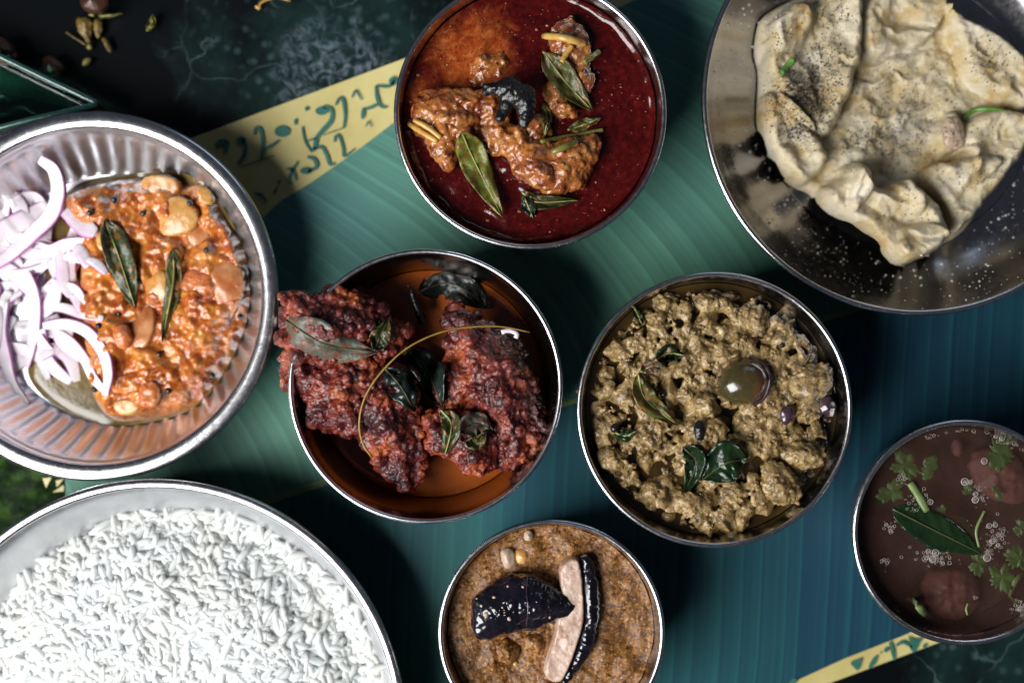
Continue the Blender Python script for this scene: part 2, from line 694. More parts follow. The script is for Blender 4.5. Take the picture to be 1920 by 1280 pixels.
leaf_half('leaf_print_upper_half', UP, 1, M['leaf_upper'], shear_up)
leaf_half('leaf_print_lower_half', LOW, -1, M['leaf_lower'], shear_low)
M['midrib'] = food('printed_midrib', [(0.3, (0.10, 0.20, 0.06)), (0.7, (0.16, 0.28, 0.09))], 60, 0.4, 0)
V, F = [], []
for i in range(60):
    a = -1150 + 2500 * i / 59
    for s in (-1, 1):
        p = mat_px(a, s * 4.2)
        V.append(px(p[0], p[1], MZ)[:2] + (MZ + 0.0007,))
for i in range(59):
    F.append([2 * i, 2 * i + 2, 2 * i + 3, 2 * i + 1])
mk('midrib', V, F, M['midrib'], mat_root)


def stroke(f, pts, w, closed=False, z=MZ + 0.0009):
    if closed:
        P = [px(x, y, MZ) for x, y in fr(f, pts)]
        P = smooth_poly([p[:2] for p in P], 2)
        V = [(x, y, z) for x, y in P]
        return mk('script_stroke', V, [list(range(len(V)))], M['ink'], mat_root, smooth=False)
    P = np.array([px(x, y, MZ)[:2] for x, y in fr(f, pts)])
    C = curve_pts(P, 8 * (len(P) - 1) + 1)
    T = np.gradient(C, axis=0)
    T /= np.linalg.norm(T, axis=1)[:, None]
    Nn = np.stack([-T[:, 1], T[:, 0]], 1)
    n = len(C)
    hw = plen(w / FR[f][2], MZ) / 2 * (0.72 + 0.4 * np.sin(np.linspace(0, math.pi, n)) + 0.12 * vnoise(np.c_[C * 300, np.zeros(n)], w))
    V = [(c[0] + o[0], c[1] + o[1], z) for c, o in zip(C + Nn * hw[:, None], np.zeros((n, 2)))] + [(c[0], c[1], z) for c in C - Nn * hw[:, None]]
    F = [[i, n + i, n + i + 1, i + 1] for i in range(n - 1)]
    return mk('script_stroke', V, F, M['ink'], mat_root, smooth=False)


def disc(f, x, y, rx, ry):
    return stroke(f, [(x + rx * 1.1 * math.cos(t), y + ry * 1.1 * math.sin(t)) for t in np.linspace(0, 2 * math.pi, 10, endpoint=False)], 0, True)


for pts, w in [([(195, 750), (235, 712), (280, 720), (270, 795)], 40), ([(400, 690), (432, 740), (425, 810), (372, 885)], 26),
               ([(505, 655), (512, 608), (548, 608), (568, 680), (570, 770), (560, 850)], 27), ([(575, 775), (640, 742), (700, 700)], 26),
               ([(390, 912), (520, 868), (660, 820)], 10), ([(1050, 430), (1115, 455), (1115, 540), (1050, 620), (1000, 680), (985, 755), (950, 790)], 34),
               ([(885, 590), (905, 700), (950, 785)], 18), ([(910, 712), (1000, 680)], 14), ([(1150, 420), (1180, 365), (1212, 385), (1226, 500), (1215, 600)], 24),
               ([(1050, 660), (1150, 625), (1220, 600)], 8), ([(1280, 360), (1310, 305), (1360, 380)], 14), ([(1365, 530), (1375, 440)], 28),
               ([(1380, 455), (1440, 435), (1490, 410)], 24), ([(1472, 265), (1480, 350), (1510, 425), (1560, 440)], 24), ([(1470, 265), (1580, 268), (1625, 215)], 20),
               ([(1390, 590), (1415, 550), (1440, 595)], 10), ([(1140, 715), (1150, 668), (1180, 668), (1210, 760), (1222, 825), (1300, 770)], 22),
               ([(975, 770), (1040, 755), (1080, 820), (1105, 890), (1145, 885)], 26), ([(925, 832), (980, 850), (1000, 910), (930, 950)], 28),
               ([(760, 925), (810, 940), (840, 1020)], 22), ([(850, 868), (800, 950), (780, 1010), (805, 1055)], 22), ([(655, 1125), (682, 1078)], 18), ([(500, 1118), (560, 1138), (605, 1195)], 24)]:
    stroke('mat', pts, w)
for x, y, rx, ry in [(398, 698, 36, 30), (725, 628, 60, 44), (832, 552, 12, 26), (920, 448, 15, 17), (1040, 465, 48, 32), (1612, 228, 34, 34), (915, 942, 46, 27), (700, 1030, 14, 14)]:
    disc('mat', x, y, rx, ry)
for pts in [[(705, 515), (745, 505), (800, 480), (790, 520), (770, 580), (745, 560)], [(830, 558), (870, 480), (908, 462), (890, 525), (865, 552)],
            [(1105, 325), (1150, 360), (1225, 340), (1185, 395), (1160, 460), (1120, 420), (1130, 380)], [(280, 668), (310, 630), (345, 620), (345, 668)]]:
    stroke('matlow', pts, 0, True)
for pts, w in [([(988, 375), (1005, 430), (1018, 500)], 25), ([(1030, 400), (1080, 378), (1140, 410)], 22), ([(1215, 410), (1240, 395)], 20)]:
    stroke('matlow', pts, w)
disc('matlow', 962, 430, 16, 16)
disc('matlow', 925, 450, 7, 6)
for pts in [[(81, 896), (98, 894), (88, 914)], [(106, 900), (121, 897), (108, 912)], [(100, 922), (121, 908), (121, 920)]]:
    P = [px(x, y, MZ)[:2] + (MZ + 0.0009,) for x, y in pts]
    mk('printed_triangle', P, [[0, 2, 1]], M['yellow'], mat_root, smooth=False)


M['foliage_print_shade'] = food('printed_foliage_shade', [(0.30, (0.001, 0.003, 0.001)), (0.5, (0.006, 0.018, 0.003)), (0.72, (0.03, 0.07, 0.010))], 130, 0.6, 0, spec=0.05)  # green print, colour deepened to stand in for shade between the plates
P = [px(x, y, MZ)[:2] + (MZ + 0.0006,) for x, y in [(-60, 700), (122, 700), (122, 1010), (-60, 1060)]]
mk('printed_foliage_shade', P, [[0, 3, 2, 1]], M['foliage_print_shade'], mat_root, smooth=False)

# ------------------------------------------------------------ vessels
def vessel(name, cx, cy, R, zr, kind, label, cat, matw, matr, bead=0.0011, base_z=None):
    z0 = MZ + 0.001 if base_z is None else base_z
    X, Y, _ = px(cx, cy, zr)
    R = plen(R, zr)
    root = empty(name, (X, Y, z0), label, cat)
    h = zr - z0
    Ri = R - bead * 1.6
    t = 0.0009
    mod = None
    n = 160
    if kind == 'bowl':
        prof = [(0, .02), (.5, .02), (.72, .03), (.80, .07), (.855, .17), (.895, .35), (.93, .6), (.965, .85), (1.0, 1.0)]
    elif kind == 'cup':
        prof = [(0, .02), (.45, .02), (.62, .04), (.72, .12), (.80, .28), (.87, .52), (.94, .78), (1.0, 1.0)]
    elif kind == 'fluted':
        prof = [(0, .10), (.45, .10), (.69, .10), (.735, .12), (.78, .24), (.82, .38), (.86, .53), (.90, .70), (.925, .80), (.935, .90), (.955, .96), (1.0, 1.0)]
        n = 540

        def mod(i, r, z, a):
            k = r / Ri
            w = max(0, 1 - abs((k - 0.835) / 0.105) ** 2.5)
            s = math.cos(54 * a + 14 * (k - 0.8))
            return r, z + 0.0011 * w * s
    elif kind == 'dish':
        prof = [(0, .10), (.45, .10), (.64, .10), (.67, .115), (.72, .16), (.80, .28), (.88, .48), (.95, .76), (1.0, 1.0)]
    else:
        prof = [(0, .06), (.5, .06), (.70, .07), (.76, .14), (.82, .34), (.90, .66), (.96, .90), (1.0, 1.0)]
    P = np.array(prof)
    fine = curve_pts(P, 60 if kind != 'fluted' else 70)
    fine[:, 0] = np.maximum.accumulate(np.clip(fine[:, 0], 0, 1))
    inner = [(max(r, 0.001) * Ri, z0 + z * h) for r, z in fine]
    outer = [(r + t, z - t * 0.7) for r, z in inner[::-1]]
    prof_all = inner + outer
    prof_all[-1] = (0.001 * Ri, prof_all[-1][1])
    V, F = lathe(prof_all, n, X, Y, mod)
    body = mk('bowl_wall' if kind in ('bowl', 'cup') else 'plate_body', V, F, matw, root)
    wide = 2.2 if kind == 'fluted' else (1.5 if kind == 'deep' else 1.0)
    ring = [(R - bead * wide + bead * wide * math.cos(a), zr - bead * 0.4 + bead * math.sin(a)) for a in np.linspace(0, 2 * math.pi, 15)]
    V, F = lathe(ring, 180, X, Y)
    mk('rim', V, F, matr, root)

    def rad(z):
        zs = [q[1] for q in inner]
        rs = [q[0] for q in inner]
        return float(np.interp(z, zs, rs))
    return dict(root=root, body=body, X=X, Y=Y, R=R, rad=rad, zr=zr, z0=z0)


onion_plate = vessel('fluted_plate', 175, 555, 347, 0.032, 'fluted', 'round fluted steel plate holding sliced onions and tomato relish', 'plate', M['steel_bright'], M['rim'], 0.0016)
rice_plate = vessel('rice_plate', 292, 1367, 470, 0.036, 'deep', 'large steel plate heaped with white rice, cut by the frame', 'plate', M['steel_bright'], M['rim'], 0.0014)
fry_bowl = vessel('steel_bowl', 798, 724, 258, 0.050, 'bowl', 'steel bowl with fried chicken in orange oil, in the middle', 'bowl', M['steel_worn'], M['rim'])
curry_bowl = vessel('steel_bowl', 994, 212, 256, 0.050, 'bowl', 'steel bowl filled with dark red gravy at the top', 'bowl', M['steel'], M['rim'])
mince_bowl = vessel('steel_bowl', 1340, 768, 259, 0.050, 'bowl', 'steel bowl filled with brown minced masala', 'bowl', M['steel'], M['rim'])
small_bowl = vessel('steel_bowl', 1034, 1186, 213, 0.045, 'bowl', 'small steel bowl of brown gravy with black eggplant pieces', 'bowl', M['steel'], M['rim'])
broth_cup = vessel('steel_cup', 1810, 998, 212, 0.056, 'cup', 'small steel cup of thin broth at the right edge', 'cup', M['steel'], M['rim'])
egg_plate = vessel('steel_plate', 1722, 185, 407, 0.032, 'dish', 'wide dark steel plate carrying a folded omelette', 'plate', M['steel_dark'], M['rim'], 0.0013)


def pool(name, vs, z, mat, label, cat, amp=0.0, scale=100, meniscus=0.0008, rings=46, segs=150, shift=0.0):
    R = vs['rad'](z) - 0.0001
    V, F = [(vs['X'], vs['Y'], z)], []
    for i in range(1, rings + 1):
        r = R * i / rings
        for j in range(segs):
            a = 2 * math.pi * j / segs
            V.append((vs['X'] + r * math.cos(a), vs['Y'] + r * math.sin(a), z))
    V = np.array(V)
    rr = np.hypot(V[:, 0] - vs['X'], V[:, 1] - vs['Y']) / R
    V[:, 2] += amp * fbm(P3(V[:, 0], V[:, 1]) * scale, 4, 3) + meniscus * np.maximum(0, (rr - 0.94) / 0.06) ** 2
    for j in range(segs):
        F.append([0, 1 + j, 1 + (j + 1) % segs])
    for i in range(rings - 1):
        for j in range(segs):
            k = (j + 1) % segs
            F.append([1 + i * segs + j, 1 + (i + 1) * segs + j, 1 + (i + 1) * segs + k, 1 + i * segs + k])
    o = mk(name, V, F, mat)
    return tag(o, label, cat)


# ------------------------------------------------------------ leaves, sticks, seeds
def leaf_mat(name, c0, c1, rib=None, rough=0.36, dirt=None):
    m, nt, b = new_mat(name)
    co = geo_pos(nt)
    c = ramp(nt, noise(nt, 160, 5, 0.6, co), [(0.3, c0), (0.7, c1)])
    if dirt:
        c = mix(nt, ramp(nt, noise(nt, 420, 4, 0.65, co), [(dirt[0], (0, 0, 0)), (dirt[0] + 0.1, (1, 1, 1))]), c, dirt[1])
    at = nt.nodes.new('ShaderNodeAttribute')
    at.attribute_name = 'side'
    nt.links.new(c, b.inputs['Base Color'])
    b.inputs['Roughness'].default_value = rough
    wv = nd(nt, 'ShaderNodeMath', operation='SINE')
    mu = nd(nt, 'ShaderNodeMath', operation='MULTIPLY')
    nt.links.new(at.outputs['Fac'], mu.inputs[0])
    mu.inputs[1].default_value = 6.283
    nt.links.new(mu.outputs[0], wv.inputs[0])
    mx = nd(nt, 'ShaderNodeMath', operation='MULTIPLY_ADD')
    nt.links.new(noise(nt, 500, 4, 0.6, co), mx.inputs[0])
    mx.inputs[1].default_value = 5.0
    nt.links.new(wv.outputs[0], mx.inputs[2])
    bump(nt, b, mx.outputs[0], 0.32, 0.0003)
    return m


M['leaf_dark'] = leaf_mat('curry_leaf_dark', (0.010, 0.022, 0.006), (0.035, 0.058, 0.012), dirt=(0.52, (0.20, 0.07, 0.015)))
M['leaf_olive'] = leaf_mat('curry_leaf_olive', (0.045, 0.055, 0.012), (0.10, 0.10, 0.025), dirt=(0.53, (0.22, 0.09, 0.02)))
M['leaf_lime'] = leaf_mat('curry_leaf_lime', (0.075, 0.10, 0.014), (0.19, 0.21, 0.035), dirt=(0.50, (0.14, 0.065, 0.012)))
M['leaf_black'] = leaf_mat('curry_leaf_fried', (0.006, 0.010, 0.009), (0.022, 0.034, 0.026), rough=0.22, dirt=(0.66, (0.10, 0.02, 0.01)))
M['leaf_grey'] = leaf_mat('curry_leaf_grey', (0.05, 0.065, 0.05), (0.13, 0.15, 0.11), rough=0.4, dirt=(0.49, (0.16, 0.035, 0.018)))
M['leaf_fresh'] = leaf_mat('herb_green', (0.030, 0.085, 0.016), (0.065, 0.15, 0.03), rough=0.4)
M['leaf_wet'] = leaf_mat('leaf_wet_green', (0.005, 0.015, 0.005), (0.013, 0.032, 0.010), rough=0.2)
M['rib_pale'] = food('leaf_rib', [(0.3, (0.22, 0.24, 0.07)), (0.7, (0.32, 0.30, 0.10))], 300, 0.4, 0)
M['rib_dark'] = food('leaf_rib_dark', [(0.3, (0.04, 0.045, 0.02)), (0.7, (0.08, 0.08, 0.03))], 300, 0.4, 0)


def leaf(f, pts, width, mat, label, surf, lift=0.0012, fold=0.15, curl=0.0, arch=0.0, rib='rib_pale', group='curry leaves', name='curry_leaf', cat='leaf', tilt=0.0, wav=1.0, seed=0, drape=0.6, zfix=None, rise=(0, 0)):
    L = curve_pts(fr(f, pts), 19)
    wpx = width * 0.9 / FR[f][2] / 2
    T = np.gradient(L, axis=0)
    T /= np.linalg.norm(T, axis=1)[:, None]
    Nn = np.stack([-T[:, 1], T[:, 0]], 1)
    na, nb = 19, 11
    prof = np.sin(np.pi * np.linspace(0.0, 1, na) ** 0.85) ** 0.75
    prof[0], prof[-1] = 0.03, 0.02
    irr = 1 + 0.16 * np.stack([vnoise(P3(np.linspace(0, 5, na), np.full(na, seed * 3.7 + e)), 61) for e in (0, 9)], 1)
    G = np.zeros((na, nb, 3))
    side = np.zeros((na, nb))
    zz = np.zeros((na, nb))
    for i in range(na):
        for j in range(nb):
            v = j / (nb - 1) * 2 - 1
            q = L[i] + Nn[i] * v * wpx * prof[i] * irr[i, int(v > 0)]
            if zfix is None:
                d = surf.drop(q[0], q[1])
                zz[i, j] = d[2]
            else:
                zz[i, j] = zfix
            side[i, j] = i / na * 7 + abs(v) * 1.2
    mean = np.percentile(zz, 75)
    zz = drape * zz + (1 - drape) * np.maximum(zz, mean)
    for _ in range(3):
        zp = np.pad(zz, 1, mode='edge')
        zz = np.maximum(zz * 0.999, (zp[:-2, 1:-1] + zp[2:, 1:-1] + zp[1:-1, :-2] + zp[1:-1, 2:]) / 4)
    gi, gj = np.meshgrid(np.arange(na), np.arange(nb), indexing='ij')
    crump = fbm(P3(gi.ravel() * 0.33, gj.ravel() * 0.38, np.full(na * nb, seed * 5.1)), 2, 64).reshape(na, nb)
    W = plen(wpx)
    for i in range(na):
        t = i / (na - 1)
        for j in range(nb):
            v = j / (nb - 1) * 2 - 1
            q = L[i] + Nn[i] * v * wpx * prof[i] * irr[i, int(v > 0)]
            z = zz[i, j] + lift + fold * W * abs(v) * prof[i] + arch * math.sin(math.pi * t) + curl * v * W + rise[0] * (1 - t) ** 2 + rise[1] * t ** 2
            z += wav * 0.0012 * math.sin(8 * t + 4 * v + seed) * abs(v) + wav * 0.0005 * math.sin(19 * t + 2 * seed) * v
            z += wav * 0.0024 * float(crump[i, j])
            G[i, j] = px(q[0], q[1], z)
    top = G.reshape(-1, 3)
    bot = top - (0, 0, 0.00025)
    V = np.vstack([top, bot])
    F = []
    n = na * nb
    for i in range(na - 1):
        for j in range(nb - 1):
            q = [i * nb + j, (i + 1) * nb + j, (i + 1) * nb + j + 1, i * nb + j + 1]
            F.append(q)
            F.append([k + n for k in q[::-1]])
    for i in range(na - 1):
        for j, fl in ((0, 1), (nb - 1, 0)):
            q = [i * nb + j, (i + 1) * nb + j, (i + 1) * nb + j + n, i * nb + j + n]
            F.append(q[::-1] if fl else q)
    sd = np.r_[side.ravel(), side.ravel()]
    o = mk(name, V, F, M[mat], attrs={'side': sd})
    tag(o, label, cat, group)
    mid = G[:, nb // 2] + (0, 0, 0.00015)
    tv, tf = tube(mid, np.linspace(0.0005, 0.0002, na), 5)
    mk('midrib', tv, tf, M[rib], o)
    surf.add(o)
    return o


def stick(name, f, pts, width, mat, label, cat, surf, group=None, flat=0.8, lift=0.0, n=14, taper=0.15, rise=(0, 0), parent=None, sides=8):
    L = curve_pts(fr(f, pts), n)
    w = plen(width / FR[f][2]) / 2
    D = np.array([surf.drop(*q) for q in L])
    t = np.linspace(0, 1, n)
    fit = np.polyval(np.polyfit(t, D[:, 2], 2), t)
    z = np.maximum(fit, 0.6 * fit + 0.4 * D[:, 2]) + w * 0.7 + lift + rise[0] * (1 - t) ** 2 + rise[1] * t ** 2
    Pn = np.array([px(q[0], q[1], zz) for q, zz in zip(L, z)])
    r = w * (1 - taper * (2 * t - 1) ** 2) * (1 + 0.06 * np.sin(11 * t + width))
    V, F = tube(Pn, r, sides, True, flat)
    o = mk(name, V, F, M[mat], parent)
    if parent is None:
        tag(o, label, cat, group)
    surf.add(o)
    return o


def seed_ball(name, f, x, y, r, mat, label, cat, surf, group=None, sq=(1, 1, 0.9), rot=0.0, sink=0.3, seed=0):
    d = surf.drop(*fr(f, [(x, y)])[0])
    R = plen(r / FR[f][2])
    V = ICO2[0] * (1 + 0.08 * vnoise(ICO2[0] * 2 + seed, seed)[:, None]) * np.array(sq) * R
    V = V @ rotm(0, 0, rot).T + d + (0, 0, R * sq[2] * (1 - 2 * sink))
    o = mk(name, V, ICO2[1], M[mat])
    tag(o, label, cat, group)
    return o


def frond(f, cx, cy, r, rot, mat, label, surf, group='coriander leaves in the broth', lobes=5, name='coriander_leaf', zfix=None, sx=1.0, lift=0.0002, open_=0.0):
    """a lobed herb leaf"""
    V, F = [], []
    n = 60
    c0 = fr(f, [(cx, cy)])[0]
    rr = r / FR[f][2]
    z = zfix if zfix is not None else surf.drop(*c0)[2]
    ringf = (0.0, 0.35, 0.7, 1.0)
    for k in ringf[1:]:
        for j in range(n):
            a = 2 * math.pi * j / n
            e = 0.60 + 0.24 * abs(math.cos(lobes * a / 2 + 0.3 * math.sin(a + cx))) ** 0.8 + 0.09 * math.cos(lobes * 3 * a + 1) + 0.12 * math.sin(2 * a + cx) + 0.05 * math.cos(17 * a) - 0.35 * math.exp(-((a - math.pi) / 0.35) ** 2)
            u, w = k * e * rr * math.cos(a) * sx, k * e * rr * math.sin(a)
            x = c0[0] + u * math.cos(rot) - w * math.sin(rot)
            y = c0[1] + u * math.sin(rot) + w * math.cos(rot)
            V.append(px(x, y, z + lift + 0.0007 * k * math.sin(lobes * a + cx) * 0.6))
    V.append(px(c0[0], c0[1], z + lift + 0.0002))
    c = len(V) - 1
    for i in range(2):
        for j in range(n):
            k = (j + 1) % n
            F.append([i * n + j, i * n + k, (i + 1) * n + k, (i + 1) * n + j])
    for j in range(n):
        F.append([c, (j + 1) % n, j])
    V = np.array(V)
    m_ = len(V)
    F2 = F + [[q + m_ for q in g[::-1]] for g in F] + [[2 * n + j, 2 * n + (j + 1) % n, 2 * n + (j + 1) % n + m_, 2 * n + j + m_] for j in range(n)]
    o = mk(name, np.vstack([V, V - (0, 0, 0.0002)]), F2, M[mat], attrs={'side': np.r_[np.zeros(m_), np.zeros(m_)]})
    tag(o, label, 'herb', group)
    return o




def chunk(name, f, pts, thick, mat, label, cat, surf, group=None, k=0.1, noise=((4, 0.0011), (11, 0.0007)), voxel=0.0005, seed=0, tilt=(0, 0), sm=2, add=True):
    c = np.mean(pts, 0)
    zc = surf.drop(*fr(f, [c])[0])[2] + thick * k
    C = np.array(px(*fr(f, [c])[0], zc)[:2])
    o = lump(name, f, pts, zc, thick, M[mat], None, voxel, lambda Q: (Q - C) @ np.array(tilt), noise, None, seed, sm)
    tag(o, label, cat, group)
    if add:
        surf.add(o)
    return o


def petal(name, f, pts, mat, label, cat, surf, group=None, h=0.0016, tilt=(0, 0), cup=0.0, edge=0.0007, seed=0, parent=None, zc=None, floor=None, rough=0.0005, step=0.0006):
    """a thin flat piece with a crisp cut edge, lying on surf"""
    c = fr(f, [np.mean(pts, 0)])[0]
    z0 = surf.drop(*c)[2] if zc is None else zc
    C = np.array(px(*c, z0)[:2])
    poly = world_poly(f, pts, z0, 1)
    size = np.abs(poly - C).max()

    def zf(Q, d):
        q = Q - C
        top = z0 + h + q @ np.array(tilt) - cup * (q ** 2).sum(1) / size + rough * fbm(P3(Q[:, 0], Q[:, 1]) * 220, 3, seed)
        low = top - (0.004 if floor is None else 0) if floor is None else np.full(len(Q), floor)
        return low + (top - low) * np.minimum(1, d / edge) ** 0.5
    o = field(name, poly, zf, step, M[mat], parent)
    if parent is None:
        tag(o, label, cat, group)
    surf.add(o)
    return o


# ============================================================ onion and relish plate
m, nt, b = new_mat('tomato_relish_masala')
co = geo_pos(nt)
c = ramp(nt, noise(nt, 95, 6, 0.62, co), [(0.30, (0.16, 0.022, 0.008)), (0.44, (0.36, 0.075, 0.012)), (0.58, (0.52, 0.16, 0.02)), (0.75, (0.58, 0.28, 0.06))])
c = mix(nt, ramp(nt, noise(nt, 600, 3, 0.6, co), [(0.52, (0, 0, 0)), (0.66, (1, 1, 1))]), c, (0.52, 0.25, 0.06))
nt.links.new(c, b.inputs['Base Color'])
b.inputs['Roughness'].default_value = 0.16
b.inputs['Coat Weight'].default_value = 0.4
b.inputs['Subsurface Weight'].default_value = 0.25
b.inputs['Subsurface Radius'].default_value = (1, .35, .12)
b.inputs['Subsurface Scale'].default_value = 0.002
bump(nt, b, noise(nt, 700, 4, 0.65, co), 0.6, 0.0006)
M['relish'] = m
M['juice'] = food('oily_relish_juice', [(0.3, (0.16, 0.085, 0.015)), (0.7, (0.34, 0.17, 0.03))], 60, 0.12, 0.15, 0.0004, 200)
M['juice_green'] = food('olive_juice', [(0.3, (0.10, 0.075, 0.022)), (0.7, (0.21, 0.14, 0.045))], 60, 0.1, 0.15, 0.0004, 200)
M['onion_cooked'] = food('cooked_onion', [(0.3, (0.40, 0.13, 0.02)), (0.5, (0.52, 0.26, 0.07)), (0.7, (0.62, 0.40, 0.17))], 170, 0.16, 0.5, 0.0006, 260, sss=0.6, sssc=(1, .6, .3), sss_scale=0.004)
M['onion_pink'] = food('cooked_onion_pink', [(0.3, (0.40, 0.11, 0.03)), (0.7, (0.58, 0.30, 0.14))], 140, 0.16, 0.5, 0.0006, 260, sss=0.6, sssc=(1, .5, .3), sss_scale=0.004)
M['tomato_bit'] = food('tomato_flesh', [(0.3, (0.40, 0.06, 0.02)), (0.5, (0.50, 0.16, 0.05)), (0.7, (0.58, 0.26, 0.14))], 220, 0.16, 0.6, 0.0006, 400, sss=0.4)
M['mustard'] = food('mustard_seed_black', [(0.3, (0.006, 0.005, 0.006)), (0.7, (0.02, 0.015, 0.014))], 500, 0.25, 0)

fl = onion_plate['z0'] + 0.10 * (onion_plate['zr'] - onion_plate['z0'])
relish_out = [(215, 300), (330, 268), (450, 256), (560, 250), (605, 290), (655, 285), (705, 330), (735, 400), (790, 470), (812, 560), (818, 650), (800, 750), (745, 860), (690, 950),
              (620, 1010), (540, 1035), (440, 1055), (360, 1060), (300, 1010), (270, 900), (255, 780), (240, 650), (250, 540), (240, 430), (190, 370)]
juice_out = [(150, 420), (215, 292), (330, 258), (450, 250), (570, 244), (660, 275), (715, 320), (760, 400), (805, 480), (824, 570), (826, 660), (808, 755), (755, 865), (698, 960), (625, 1020),
             (545, 1045), (440, 1066), (360, 1068), (285, 1052), (200, 1022), (120, 965), (75, 890), (110, 800), (140, 600)]
SO = Surf(onion_plate['body'])
jp = world_poly('plate', juice_out, 0.007)


def zj(Q, d):
    r = np.hypot(Q[:, 0] - onion_plate['X'], Q[:, 1] - onion_plate['Y'])
    fz = np.interp(r / (onion_plate['R'] - 0.0026), [0, .70, .735, .78, .82, .86], [fl, fl, fl + .0007, fl + .0042, fl + .0083, fl + .0128])
    return np.maximum(fz, fl) + 0.0003 + 0.0012 * np.minimum(1, d / 0.003) ** 0.6


juice = field('relish_juice', jp, zj, 0.0012, M['juice_green'])
tag(juice, 'thin olive oily juice pooled under the relish on the fluted plate', 'juice')
rp = world_poly('plate', relish_out, 0.012)


def zr_(Q, d):
    p = P3(Q[:, 0], Q[:, 1])
    r = np.hypot(Q[:, 0] - onion_plate['X'], Q[:, 1] - onion_plate['Y'])
    fz = np.interp(r / (onion_plate['R'] - 0.0026), [0, .70, .735, .78, .82, .86], [fl, fl, fl + .0007, fl + .0042, fl + .0083, fl + .0128])
    e = np.minimum(1, d / 0.016)
    body = 0.011 * (1 - (1 - e) ** 2.2)
    lum = 0.0042 * domes(p * 80 + 0.3 * fbm(p * 200, 2)[:, None], 2) + 0.0012 * domes(p * 190, 5) + 0.0008 * domes(p * 420, 6) + 0.0026 * fbm(p * 60, 3, 8) + 0.0030 * fbm(p * 170, 4, 9)
    return fz + 0.0011 + body + np.minimum(1, d / 0.0035) * lum


relish = field('tomato_relish', rp, zr_, 0.0007, M['relish'])
tag(relish, 'chunky orange tomato and onion relish on the fluted plate', 'relish')
SO.add(juice)
SO.add(relish)
G = 'cooked onion pieces in the relish'
petal('onion_piece', 'plate', [(455, 262), (520, 252), (585, 268), (590, 310), (560, 330), (500, 325), (455, 310)], 'onion_cooked', 'translucent yellow onion piece at the top edge of the relish', 'onion piece', SO, G, 0.0018, (0.1, 0.2), 0.12, seed=1)
petal('onion_piece', 'plate', [(540, 325), (600, 318), (655, 380), (635, 440), (560, 462), (505, 452), (515, 380)], 'onion_cooked', 'biggest pale yellow onion piece near the top of the relish', 'onion piece', SO, G, 0.0018, (0.15, 0.1), 0.2, seed=2)
petal('onion_piece', 'plate', [(615, 425), (670, 400), (690, 440), (680, 490), (640, 505), (605, 470)], 'onion_pink', 'pinkish onion piece below the biggest yellow onion piece', 'onion piece', SO, G, 0.0018, (-0.2, 0.1), 0.15, seed=3)
petal('onion_piece', 'plate', [(675, 548), (735, 528), (790, 545), (800, 620), (772, 690), (740, 735), (705, 700), (690, 620)], 'onion_pink', 'large pinkish onion petal at the right side of the relish', 'onion piece', SO, G, 0.0018, (-0.15, 0.1), 0.28, seed=4)
petal('onion_piece', 'plate', [(438, 685), (495, 668), (512, 740), (490, 805), (452, 835), (408, 790)], 'onion_pink', 'rounded orange onion piece below the middle curry leaves', 'onion piece', SO, G, 0.0018, (0.1, -0.2), 0.2, seed=5)
petal('onion_piece', 'plate', [(478, 590), (535, 550), (560, 610), (545, 670), (482, 672), (462, 630)], 'onion_cooked', 'yellow onion piece between the two curry leaves of the relish', 'onion piece', SO, G, 0.0018, (0.2, 0.1), 0.25, seed=6)
petal('onion_piece', 'plate', [(308, 450), (335, 425), (352, 470), (345, 515), (315, 500)], 'onion_cooked', 'small yellow onion piece left of the long curry leaf', 'onion piece', SO, G, 0.0018, (0.1, 0), 0.1, seed=7)
petal('onion_piece', 'plate', [(540, 490), (575, 468), (605, 500), (590, 550), (555, 555)], 'onion_cooked', 'small glossy onion piece above the twisted curry leaf', 'onion piece', SO, G, 0.0018, (-0.1, 0.25), 0.2, seed=8)
petal('onion_piece', 'plate', [(632, 300), (670, 285), (700, 320), (695, 360), (650, 355)], 'onion_cooked', 'small yellow onion piece at the upper right edge of the relish', 'onion piece', SO, G, 0.0018, (-0.2, 0.1), 0.1, seed=9)
petal('onion_piece', 'plate', [(360, 985), (430, 975), (470, 1000), (440, 1035), (375, 1040)], 'onion_cooked', 'pale onion piece at the bottom edge of the relish', 'onion piece', SO, G, 0.0018, (0, 0.15), 0.1, seed=10)
G = 'tomato pieces in the relish'
chunk('tomato_piece', 'plate', [(585, 580), (640, 562), (690, 580), (700, 640), (650, 680), (600, 660)], 0.002, 'tomato_bit', 'pinkish red tomato piece in the middle of the relish', 'tomato piece', SO, G, 0.2, noise=((4, 0.0016), (12, 0.0008)), seed=11)
chunk('tomato_piece', 'plate', [(455, 935), (510, 925), (525, 985), (480, 1015), (450, 985)], 0.002, 'tomato_bit', 'small red tomato piece near the bottom of the relish', 'tomato piece', SO, G, 0.2, noise=((4, 0.0014), (12, 0.0006)), seed=12)
chunk('tomato_piece', 'plate', [(365, 760), (410, 740), (425, 800), (390, 830)], 0.002, 'tomato_bit', 'small tomato piece beside the sliced onions in the relish', 'tomato piece', SO, G, 0.2, noise=((4, 0.0014), (12, 0.0006)), seed=13)
G = 'curry leaves in the relish'
leaf('plate', [(340, 400), (385, 520), (440, 690)], 105, 'leaf_dark', 'long dark curry leaf on the relish beside the sliced onions', SO, group=G, fold=0.25, seed=1, lift=0.002)
leaf('plate', [(560, 495), (562, 600), (525, 800)], 62, 'leaf_olive', 'narrow twisted olive curry leaf in the middle of the relish', SO, group=G, fold=-0.2, curl=0.35, seed=2, lift=0.0025)
